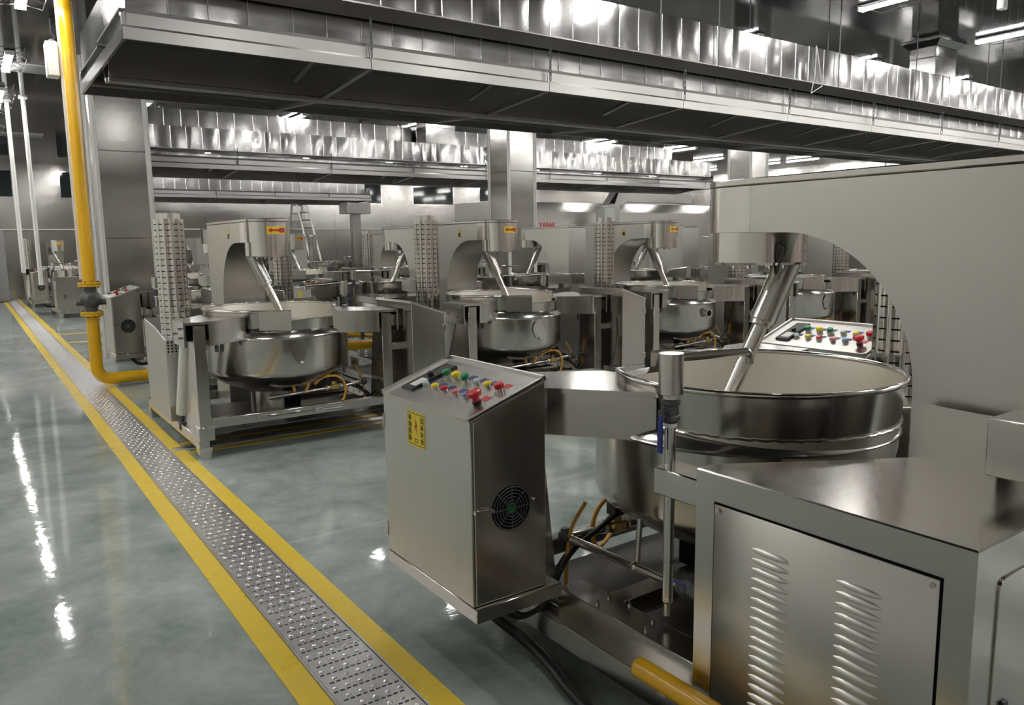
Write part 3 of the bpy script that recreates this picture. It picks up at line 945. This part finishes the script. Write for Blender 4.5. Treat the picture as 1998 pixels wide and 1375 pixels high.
    for (row, tt) in ((top, .60), (low, .33)):
        for s_, m_, k in row[:]:
            if m_ is RED and s_ > .8: continue
            m2 = Mesh(); pbox(m2, s_ - .028, s_ + .028, tt + .06, tt + .135, .004, .0055); m2.done('button_tag', NAVY, cb)
    m2 = Mesh(); pbox(m2, .855 - .03, .855 + .03, .66, .74, .004, .0055); pbox(m2, .86 - .03, .86 + .03, .36, .45, .004, .0055); m2.done('red_tag', RED, cb)
    # warning sign on the door
    sy0, sy1, sz0, sz1 = -.682, -.534, .865, .974
    sy0, sy1, sz0, sz1 = -.690, -.548, .83, .965
    mb = Mesh()
    def rrect(y0_, y1_, z0, z1, r):
        o_ = []
        for (cy_, cz_, a_) in ((y1_ - r, z1 - r, 0), (y0_ + r, z1 - r, 90), (y0_ + r, z0 + r, 180), (y1_ - r, z0 + r, 270)):
            for k in range(5):
                an = math.radians(a_ + 22.5 * k); o_.append((cy_ + r * math.cos(an), cz_ + r * math.sin(an)))
        return o_
    mb.prism(rrect(sy0, sy1, sz0, sz1, .01), 'x', xb, xb + .0012)
    ws = mb.done('warning_sign', SIGNY, cb, label='yellow warning sticker with a red lightning bolt')
    mb = Mesh()
    oo, ii = rrect(sy0 + .006, sy1 - .006, sz0 + .006, sz1 - .006, .008), rrect(sy0 + .0085, sy1 - .0085, sz0 + .0085, sz1 - .0085, .006)
    for k in range(len(oo)):
        j = (k + 1) % len(oo)
        mb.poly([(xb + .0016, *oo[k]), (xb + .0016, *oo[j]), (xb + .0016, *ii[j]), (xb + .0016, *ii[k])])
    mb.done('black_border', BLKINK, ws)
    cyy, czz = (sy0 + sy1) / 2, (sz0 + sz1) / 2 + .012
    mb = Mesh()
    bolt = [(.006, .036), (-.014, -.004), (-.001, -.001), (-.010, -.036), (.013, .006), (.001, .004)]
    mb.poly([(xb + .0018, cyy - p[0], czz + p[1]) for p in bolt])
    mb.done('lightning_bolt', REDINK, ws)
    # seen from +x, reading left to right runs along +y ; signs read in the photograph from the far end to the near end
    for (yc, txt) in ((sy0 + .024, '有电危险'), (sy1 - .024, '注意安全')):
        yy = yc
        for k, ch in enumerate(txt):
            text_mesh(ch, .024, BLKINK, ws, frame_mx((xb + .0018, yy, sz1 - .028 - k * .0265), (0, 1, 0), (0, 0, 1)), 'lettering', .0003, .0006)
    mb = Mesh()
    for k in range(2): mb.box(xb + .0012, xb + .0018, cyy - .016, cyy + .016, sz0 + .018 + k * .009, sz0 + .021 + k * .009)
    mb.done('small_print', BLKINK, ws)
    # fan and latch on the end face
    fx, fz = 1.04, .662
    mb = Mesh(); mb.cyl((fx, yb_, fz), (fx, yb_ + .002, fz), .082, 40)
    fan = mb.done('cooling_fan', VOID, cb)
    mb = Mesh()
    for r in (.078, .066, .054, .042, .030, .018):
        mb.tube([(fx + r * math.cos(2 * PI * k / 40), yb_ + .006, fz + r * math.sin(2 * PI * k / 40)) for k in range(41)], .0022, 6, False)
    for k in range(8):
        a = 2 * PI * k / 8
        mb.tube([(fx + .012 * math.cos(a), yb_ + .005, fz + .012 * math.sin(a)), (fx + .084 * math.cos(a), yb_ + .005, fz + .084 * math.sin(a))], .0022, 6)
    mb.done('fan_guard', DKIRON, fan)
    mb = Mesh(); mb.cyl((fx, yb_ + .002, fz), (fx, yb_ + .0035, fz), .022, 24); mb.done('fan_hub', GREEN, fan)
    mb = Mesh(); mb.box(xb - .03, xb - .004, yb_ + .001, yb_ + .016, fz + .008, fz + .024, .003).box(xb - .075, xb - .03, yb_ + .006, yb_ + .012, fz + .010, fz + .020, .001)
    mb.cyl((xb - .085, yb_ + .002, fz + .006), (xb - .085, yb_ + .01, fz + .006), .006, 8).cyl((fx - .1, yb_ + .001, fz + .012), (fx - .1, yb_ + .01, fz + .012), .006, 8)
    mb.done('toggle_latch', POLISH, cb)
    for zz in (.42, .88): Mesh().box(xb - .03, xb + .004, ya - .006, ya + .004, zz - .03, zz + .03, .002).done('door_hinge', STEEL, cb)
    # bracket from post to box, cable
    Mesh().box(.81, .89, -.66, -.61, .70, .755, .003).done('box_bracket', STEEL, t)
    Mesh().box(.81, .89, -.62, -.57, .90, 1.0, .003).done('box_bracket', STEEL, t)
    # --- bolted channel cover on the base and burner tray
    mb = Mesh()
    mb.box(.655, .775, -.30, 1.2, .115, .265, .003).box(.0, .655, -.15, -.06, .115, .262, .003).box(.22, .655, .055, .45, .115, .262, .003)
    cc = mb.done('cable_channel', STEEL, t)
    for (x, y) in ((.745, -.1), (.745, .15), (.745, .38), (.68, -.11), (.68, .12), (.68, .33), (.66, -.02)):
        mb = Mesh(); mb.cyl((x, y, .264), (x, y, .272), .008, 8).cyl((x, y, .272), (x, y, .284), .004, 6)
        mb.done('channel_bolt', POLISH, cc)
    # --- burner gas line
    mb = Mesh()
    mb.tube(fillet([(-.18, -.40, .365), (.65, -.40, .405), (.65, .24, .43)], .04), .017, 16)
    mb.tube([(.655, .16, .43), (.655, .16, .3)], .012, 10)
    gp = mb.done('burner_gas_pipe', POLISH, t)
    mb = Mesh(); mb.cyl((.645, .0, .42), (.63, .0, .60), .011, 12).ball((.65, 0, .42), .022); mb.done('pilot_pipe', STEEL, gp)
    mb = Mesh(); mb.ball((.655, -.405, .41), .029, (1, 1, 1.1)).cyl((.655, -.405, .41), (.655, -.405, .445), .017, 8)
    mb.done('pipe_elbow', DKIRON, gp)
    mb = Mesh(); mb.ball((.66, .25, .43), .032).cyl((.66, .22, .43), (.66, .32, .43), .024, 8)
    mb.done('end_valve', DKIRON, gp)
    mb = Mesh(); mb.box(.685, .69, .18, .27, .455, .463, .001); mb.done('blue_lever', BLUE, gp)
    mb = Mesh(); mb.box(.34, .42, -.43, -.37, .372, .42, .006).cyl((.38, -.4, .41), (.38, -.4, .45), .025, 6).cyl((.325, -.4, .389), (.435, -.4, .395), .023, 8)
    mb.done('brass_valve', BRASS, gp)
    mb = Mesh(); mb.box(.35, .41, -.43, -.37, .445, .50, .004).cyl((.38, -.4, .50), (.38, -.4, .515), .006, 8).box(.30, .35, -.42, -.38, .45, .49, .003)
    mb.done('solenoid', BLACK, gp)
    Mesh().cyl((.31, -.4, .388), (.325, -.4, .389), .021, 12).done('sealing_tape', WHITE, gp)
    Mesh().cyl((.435, -.4, .395), (.45, -.4, .396), .021, 12).done('sealing_tape', WHITE, gp)
    mb = Mesh()
    mb.tube(spline([(.03, -.42, .40), (.01, -.44, .49), (.05, -.45, .555), (.11, -.45, .565), (.16, -.45, .52), (.14, -.43, .43), (.12, -.42, .39)]), .012, 10)
    mb.tube(spline([(.20, -.43, .44), (.26, -.45, .49), (.36, -.46, .50), (.43, -.46, .46), (.46, -.46, .38), (.43, -.47, .29), (.34, -.52, .27), (.22, -.60, .27)]), .010, 10)
    mb.done('gas_hose', HOSE, t)
    mb = Mesh()
    mb.tube(spline([(.60, -.34, .56), (.645, -.37, .46), (.66, -.38, .36), (.67, -.38, .24), (.68, -.36, .13)]), .008, 10)
    mb.done('yellow_riser_hose', HOSE, t)
    mb = Mesh()
    mb.tube(spline([(.36, -.39, .46), (.50, -.37, .42), (.62, -.37, .37), (.70, -.37, .30), (.80, -.34, .20), (.95, -.30, .20), (1.0, -.36, .27)]), .011, 10)
    mb.tube(spline([(.36, -.41, .46), (.50, -.39, .40), (.62, -.40, .35), (.69, -.41, .28), (.79, -.37, .18), (.95, -.33, .18), (1.03, -.39, .27)]), .010, 10)
    mb.done('control_cables', BLACK, t)
    mb = Mesh(); mb.box(-.06, .05, -.36, -.31, .42, .45).cyl((0, -.34, .40), (0, -.34, .52), .012, 8).box(.06, .10, -.35, -.31, .38, .43, .004).cyl((.12, -.33, .38), (.2, -.33, .46), .008, 8)
    mb.done('igniter', DKIRON, t)
    # --- perforated flue guard and its box
    fxc, fyc, fr = -.725, .20, .112
    mb = Mesh()
    N = 120; rows = []
    z = .84; zs = []
    while z < 1.80:
        zs += [(z, 0), (z + .040, 1)]; z += .047
    lobe = lambda a: fr * (1 + .05 * math.cos(12 * a))
    rings = [[mb.bm.verts.new((fxc + lobe(2 * PI * k / N) * math.cos(2 * PI * k / N), fyc + lobe(2 * PI * k / N) * math.sin(2 * PI * k / N), zz)) for k in range(N)] for zz, _ in zs]
    for q_ in range(len(zs) - 1):
        for k in range(N):
            f = mb.bm.faces.new((rings[q_][k], rings[q_][(k + 1) % N], rings[q_ + 1][(k + 1) % N], rings[q_ + 1][k]))
            f.material_index = 1 if (zs[q_][1] == 1 and (k % 10) in (2, 3, 4, 5, 6, 7)) else 0
    mb.bm.faces.new(rings[-1])
    mb.done('flue_guard', [POLISH, VOID], t, 50)
    mb = Mesh()
    N = 48
    rr = [[mb.bm.verts.new((fxc + .086 * (1 + .1 * math.cos(4 * a_)) * math.cos(a_), fyc + .086 * (1 + .1 * math.cos(4 * a_)) * math.sin(a_), zz)) for a_ in [2 * PI * k / N for k in range(N)]] for zz in (1.75, 1.865)]
    for k in range(N): mb.bm.faces.new((rr[0][k], rr[0][(k + 1) % N], rr[1][(k + 1) % N], rr[1][k]))
    mb.bm.faces.new(rr[1])
    mb.done('flue_pipe', POLISH, t)
    mb = Mesh()
    mb.prism([(.06, .18), (.92, .18), (.92, .97), (.42, .92), (.06, .85)], 'x', -.845, -.60, .003)
    fb = mb.done('flue_box', PANEL, t)
    mb = Mesh()
    for i in range(8):
        for j in range(4):
            x, z = -.825 + i * .029, .755 + j * .025
            mb.cyl((x, .0585, z), (x, .0615, z), .008, 8)
    mb.done('vent_holes', VOID, fb)
    # --- tilting cylinder
    mb = Mesh()
    mb.cyl((-.765, -.33, .92), (-.785, -.08, .27), .047, 20)
    cy = mb.done('tilt_cylinder', WHITE, t, label='white tilting cylinder')
    mb = Mesh(); mb.cyl((-.785, -.08, .27), (-.787, -.05, .17), .018, 12).box(-.80, -.74, -.10, -.0, .12, .2, .004).ball((-.79, -.08, .28), .03)
    mb.done('cylinder_rod', DKIRON, cy)
    return t

proto = make_mixer()
ROT = PI
NOSIGNS = ()
def place(x, y, rz, label, group=None, first=[True], skip=()):
    if first[0]:
        o = proto; first[0] = False
    else:
        o = copy_tree(proto, None, skip)
    o.location = (x, y, 0); o.rotation_euler = (0, 0, rz)
    o['label'] = label
    if group: o['group'] = group
    return o
FAR = ('door_gasket', 'button_bezel', 'button_tag', 'red_tag', 'lettering', 'small_print', 'black_border', 'lightning_bolt', 'clamp_screw', 'channel_bolt', 'sealing_tape', 'sensor_cable', 'head_bolt', 'weld_bead', 'controller_label', 'dial', 'bolt', 'limit_switch', 'igniter', 'panel_screw')
place(2.55, 1.95, ROT, 'big steel kettle mixer nearest the camera, with louvred cabinet and open kettle')
place(4.95, 1.95, ROT, 'steel mixer whose button panel shows through the arch of the nearest mixer')
place(2.10, 6.62, 0, 'steel kettle mixer fully visible at left centre beside the drain, red arrow on its head')
place(4.47, 6.62, 0, 'second kettle mixer of the arrow-signed row, its kettle behind the near control box')
place(6.82, 6.62, 0, 'third kettle mixer of the arrow-signed row, left of the near mixer head')
place(9.2, 6.62, 0, 'fourth kettle mixer of the arrow-signed row, seen through the arch of the nearest mixer')
place(11.6, 6.62, 0, 'fifth kettle mixer of the arrow-signed row, its flue seen through the arch')
place(2.56, 9.97, ROT, 'kettle mixer behind the left-centre one, control box beside the yellow gas riser', skip=FAR[:0])
place(5.0, 9.97, ROT, 'back-to-back mixer with control box left of the second mixer flue', skip=FAR)
place(7.36, 9.97, ROT, 'back-to-back mixer with pale arm side just right of the mid-room column', skip=FAR)
place(9.75, 9.97, ROT, 'back-to-back mixer behind the third arrow-signed mixer head', skip=FAR)
place(12.1, 9.97, ROT, 'back-to-back mixer furthest right, mostly hidden by the nearest mixer', skip=FAR)
for k, lab in enumerate(('leftmost distant mixer under the second hood', 'second distant mixer under the second hood', 'third distant mixer under the second hood', 'fourth distant mixer under the second hood, right of the mid-room column')):
    place(3.1 + 2.4 * k, 15.5, 0, lab, skip=FAR)
for k, lab in enumerate(('distant mixer at the far left beside the drain, with pinkish control box', 'distant mixer in the far row, second from the drain', 'distant mixer below the leaning ladder, third from the drain in the far row', 'distant mixer in the far row, fourth from the drain')):
    place(2.47 + 2.45 * k, 21.6, ROT, lab, skip=FAR)
for k, lab in enumerate(('farthest mixer by the drain, arrow head above the far-left machine', 'farthest-row mixer, second from the drain', 'farthest-row mixer, third from the drain', 'farthest-row mixer whose arrow head shows beside the left-centre mixer head')):
    place(2.15 + 2.3 * k, 25.4, 0, lab, skip=FAR)

# third arrow-signed mixer carries a round drain port instead of the leaf plate
for o in list(bpy.data.objects):
    if o.name.startswith('kettle_mixer') and o.get('label', '').startswith('third kettle mixer of the arrow'):
        for k in list(o.children):
            if k.name.startswith('inspection_plate'): bpy.data.objects.remove(k)
        mb = Mesh()
        mb.tube([(.05, -.62, .765), (.05, -.70, .765)], .042, 24, False)
        mb.tube([(.05, -.70, .765), (.05, -.712, .765)], .055, 24)
        mb.done('drain_port', POLISH, o)
        Mesh().cyl((.05, -.711, .765), (.05, -.714, .765), .034, 24).done('port_bore', VOID, o)
        mb = Mesh(); mb.box(-.80, -.63, .12, .28, 1.80, 1.98, .01)
        mb.done('flue_cap', WHITE, o)

# ------------------------------------------------------------------ floor drain: stamped steel covers in a row, painted borders
GX0, GX1 = .925, 1.175
def grate_mesh():
    mb = Mesh()
    Lg, Wg = .594, GX1 - GX0 - .006
    rows = 9; pit = Lg / rows
    # plate built as strips so that slots are real openings over a black sheet put in for the pit shade
    nx = 9; px = Wg / (nx + 1.0)
    zt = 0.0
    ys = [0.0]; kinds = []
    for r in range(rows):
        y = r * pit
        ys += [y + pit * .26, y + pit * .40, y + pit]
    # solid bands
    y = 0.0
    for r in range(rows):
        y0 = r * pit
        mb.box(0, Wg, y0, y0 + pit * .30, -.006, zt)
        mb.box(0, Wg, y0 + pit * .44, y0 + pit, -.006, zt)
        xq = 0.0
        for k in range(nx):
            xc = px * (k + 1) + (px * .22 if r % 2 else -px * .22)
            mb.box(xq, xc - .0085, y0 + pit * .30, y0 + pit * .44, -.006, zt)
            xq = xc + .0085
        mb.box(xq, Wg, y0 + pit * .30, y0 + pit * .44, -.006, zt)
        for k in range(nx):
            if (k + r) % 2: continue
            xc = px * (k + 1)
            mb.ball((xc, y0 + pit * .76, zt - .001), .0115, (1, 1, .6), 8, 6)
    mb.box(-.001, Wg + .001, -.002, .012, -.02, .002).box(-.001, Wg + .001, Lg - .012, Lg + .002, -.02, .002)
    return mb
g0 = grate_mesh().done('drain_cover', GRATE, None, 40)
ng = int((29.2 - 1.0) / .6)
for k in range(ng):
    if k == 0: o = g0
    else: o = g0.copy(); COL.objects.link(o)
    o.location = (GX0 + .003, 1.0 + .6 * k, .006)
    tag(o, 'stamped steel drain cover with slots and studs in the long walkway drain', 'drain cover', 'walkway drain covers')
o = struct(Mesh().box(GX0, GX1, .9, 29.25, .0002, .0006).done('pit_shade_sheet', VOID))  # black sheet laid in for the shade of the drain pit
mb = Mesh(); mb.box(GX0 - .008, GX0, .9, 29.25, .0003, .009).box(GX1, GX1 + .008, .9, 29.25, .0003, .009)
struct(mb.done('trim_2', GRATE))
def line(x0, x1, y0, y1, label, z=.003):
    o = Mesh().box(x0, x1, y0, y1, .0003, z).done('floor_line', YLINE)
    return tag(o, label, 'floor marking')
line(.815, GX0 - .010, .9, 29.2, 'yellow painted line along the walkway side of the long drain')
line(GX1 + .010, 1.285, .9, 29.2, 'yellow painted line along the machine side of the long drain')
line(1.30, 12.5, 6.24, 6.32, 'yellow floor line in front of the cross drain under the left-centre mixer')
line(1.30, 12.5, 6.56, 6.64, 'yellow floor line behind the cross drain under the left-centre mixer')
line(1.30, 8.0, 15.0, 15.1, 'yellow floor line across the bay behind the gas riser')
line(1.30, 8.0, 16.5, 16.6, 'farther yellow floor line across the bay behind the gas riser')
c0 = None
for k in range(9):
    if c0 is None:
        c0 = o = Mesh().box(0, 1.19, 0, .11, .0, .008, .001).done('cross_drain_plate', GRATE)
    else:
        o = c0.copy(); COL.objects.link(o)
    o.location = (1.21 + 1.2 * k, 6.375, .0004)
    tag(o, 'plain steel plate covering the narrow cross drain under the arrow-signed mixers', 'drain cover', 'cross drain plates')

# ------------------------------------------------------------------ yellow gas riser with valve
t = thing('gas_riser', 'tall yellow gas pipe with flanged valve, standing at left beside the drain', 'gas pipe', (1.115, 9.9, 0))
mb = Mesh(); mb.cyl((0, 0, 1.20), (0, 0, ZC), .066, 32); mb.done('upper_pipe', YELLOW, t)
mb = Mesh(); mb.tube(fillet([(0, 0, .86), (0, 0, .10), (.58, -.02, .10)], .17, 10), .066, 28)
mb.done('lower_pipe', YELLOW, t)
def flange(z):
    m_ = Mesh()
    m_.cyl((0, 0, z), (0, 0, z + .022), .118, 36).cyl((0, 0, z + .027), (0, 0, z + .049), .118, 36)
    f = m_.done('flange', YELLOW, t)
    for k in range(8):
        a = 2 * PI * k / 8 + .2
        Mesh().cyl((.095 * math.cos(a), .095 * math.sin(a), z - .014), (.095 * math.cos(a), .095 * math.sin(a), z + .062), .010, 6).done('flange_bolt', DKIRON, f)
    Mesh().cyl((0, 0, z + .02), (0, 0, z + .029), .112, 24).done('gasket', DKIRON, f)
flange(1.165); flange(.835)
mb = Mesh()
mb.lathe([(0, .884), (.066, .884), (.066, .93), (.10, .97), (.115, 1.02), (.10, 1.07), (.066, 1.11), (.066, 1.165), (0, 1.165)], 32)
mb.cyl((-.15, 0, .985), (.15, 0, .985), .034, 12).cyl((0, -.13, 1.03), (0, 0, 1.03), .045, 16)
mb.done('valve_body', DKIRON, t)
mb = Mesh(); mb.box(-.085, .085, .075, .10, 1.245, ZC)
o = mb.done('pipe_backing', WHITE); o.location = (1.115, 9.9, 0)
tag(o, 'white backing channel behind the tall yellow gas riser', 'trunking')
# wall lamp-white box high behind the riser
o = Mesh().box(-.06, .06, -.1, .1, -.18, .18, .01).done('junction_box', WHITE); o.location = (.965, 10.04, 3.62)
tag(o, 'small white junction box high on the gas riser backing', 'electrical box')

# gas stub of the nearest mixer
t = thing('gas_pipe', 'yellow gas pipe running low along the nearest mixer cabinet', 'gas pipe', (1.642, 1.68, .25))
Mesh().tube([(0, 0, 0), (0, -.012, 0), (0, -.02, 0), (0, -2.4, 0)], [.020, .031, .033, .033], 24).done('pipe', YELLOW, t)
Mesh().box(-.012, .042, -.14, -.10, -.042, -.034, .001).done('pipe_clip', STEEL, t)
# yellow gas pipes between the left-centre mixer and its back-to-back neighbour
o = Mesh().cyl((3.22, 8.45, .42), (4.4, 8.45, .42), .055, 20).done('gas_pipe', YELLOW)
tag(o, 'level yellow gas pipe seen between the left-centre mixer kettle and its right post', 'gas pipe')
o = Mesh().tube([(3.05, 8.5, .62), (3.9, 8.36, .52)], .022, 12).done('gas_pipe', YELLOW)
tag(o, 'thin sloping yellow pipe above the level gas pipe behind the left-centre mixer', 'gas pipe')
# black supply cable of the nearest control box
o = Mesh().tube(spline([(1.50, 2.42, .250), (1.56, 2.40, .16), (1.66, 2.30, .05), (1.66, 2.16, .024), (1.60, 1.9, .022), (1.58, 1.6, .022), (1.60, 1.1, .022), (1.66, .3, .022)], 10), .021, 14).done('supply_cable', BLACK)
tag(o, 'thick black cable from under the near control box curving over the floor', 'cable')
for (x, y, lab) in ((5.28, 5.72, 'black cable hanging beside the right post of the second arrow-signed mixer'), (7.62, 5.72, 'black cable hanging beside the right post of the third arrow-signed mixer')):
    o = Mesh().tube(spline([(x, y, .84), (x + .0, y - .01, .65), (x - .1, y - .05, .40), (x - .28, y - .05, .12), (x - .4, y, .02)]), .011, 10).done('hanging_cable', BLACK)
    tag(o, lab, 'cable')

# ------------------------------------------------------------------ far end of the hall
t = thing('ladder', 'pale aluminium ladder leaning against the far steel wall', 'ladder', (10.75, 27.6, 0))
for s_ in (-.2, .2):
    Mesh().cyl((s_, 0, 0), (s_ - .12, 1.5, 3.25), .035, 10).done('rail', WHITE, t)
for k in range(11):
    q = (k + .5) / 11
    Mesh().cyl((-.2 - .12 * q, 1.5 * q, 3.25 * q), (.2 - .12 * q, 1.5 * q, 3.25 * q), .022, 8).done('rung', DKIRON, t)
t = thing('support_column', 'dark steel post with a wide head block under the right end of the farthest hood', 'column', (9.38, 21.3, 0))
Mesh().box(-.12, .12, -.12, .12, 0, 2.46, .004).done('post', HOODST, t)
Mesh().box(-.36, .36, -.3, .3, 2.46, 2.76, .004).done('head_block', HOODST, t)
t = thing('steel_housing', 'long steel oven housing with red lettering, far behind the mid-room column', 'machine', (12.2, 18.0, 0))
mb = Mesh()
mb.prism([(0, 0), (2.4, 0), (2.4, 2.75), (.6, 2.75), (0, 2.45)], 'x', 0, 9.5, .01)
mb.done('casing', PANEL, t)
for k in range(5):
    Mesh().box(1.9 * k + .06, 1.9 * k + 1.84, -.02, 0, .1, 1.7, .01).done('casing_door', PANEL, t)
Mesh().ball((1.05, -.01, 2.28), .055).done('lamp_dome', POLISH, t)
mb = text_mesh('YABAK', .19, REDINK, t, frame_mx((1.68, -.005, 2.06), (1, 0, 0), (0, 0, 1)), 'lettering', .002, .004)
t = thing('exhaust_pipe', 'square steel exhaust pipe bending from vertical to level above the far housing', 'duct', (15.7, 17.3, 0))
mb = Mesh()
mb.box(-.22, .22, -.15, .15, 1.95, 2.62, .005)
mb.prism([(-.22, 2.62), (.22, 2.62), (.5, 2.72), (.5, 3.02), (.1, 3.02)], 'y', -.15, .15, .004)
mb.done('elbow', HOODST, t)
mb = Mesh(); mb.box(.5, 3.3, -.15, .15, 2.72, 3.02, .005); mb.done('level_run', HOODST, t)
mb = Mesh(); mb.prism([(-.20, 2.66), (.02, 2.66), (.16, 2.98), (.08, 2.98)], 'y', -.156, -.15); mb.done('dark_flap', VOID, t)
for xx in (.2, .75, 2.2): Mesh().cyl((xx, 0, 3.0), (xx, 0, ZC), .012, 6).done('hanger', DKIRON, t)
t = thing('storage_cabinet', 'tall grey cabinet at the far-left end of the walkway', 'cabinet', (.55, 28.2, 0))
Mesh().box(-.45, .45, -.3, .3, .02, 2.15, .01).done('body', GREYCAB, t)
for s_ in (-1, 1):
    d_ = Mesh().box(min(s_ * .01, s_ * .44), max(s_ * .01, s_ * .44), -.32, -.3, .08, 2.1, .004).done('door', GREYCAB, t)
    Mesh().box(s_ * .05 - .012, s_ * .05 + .012, -.345, -.32, 1.0, 1.15, .003).done('handle', POLISH, d_)

# small fittings on the ceiling
t = thing('gas_detector', 'small yellow and white detector on the dark ceiling at the top right', 'detector', (9.73, 4.29, ZC))
Mesh().cyl((0, 0, -.05), (0, 0, 0), .05, 16).done('base', YELLOW, t)
Mesh().box(-.05, .05, -.04, .04, -.16, -.05, .01).done('housing', WHITE, t)
t = thing('ceiling_hook', 'small dark hook with a pale lamp bulb on the ceiling left of the gas riser', 'lamp holder', (1.06, 10.85, ZC))
Mesh().tube([(0, 0, 0), (0, 0, -.16), (.03, 0, -.2), (.0, 0, -.24)], .012, 8).done('stem', DKIRON, t)
Mesh().ball((0, 0, -.27), .045).done('bulb', WHITE, t)
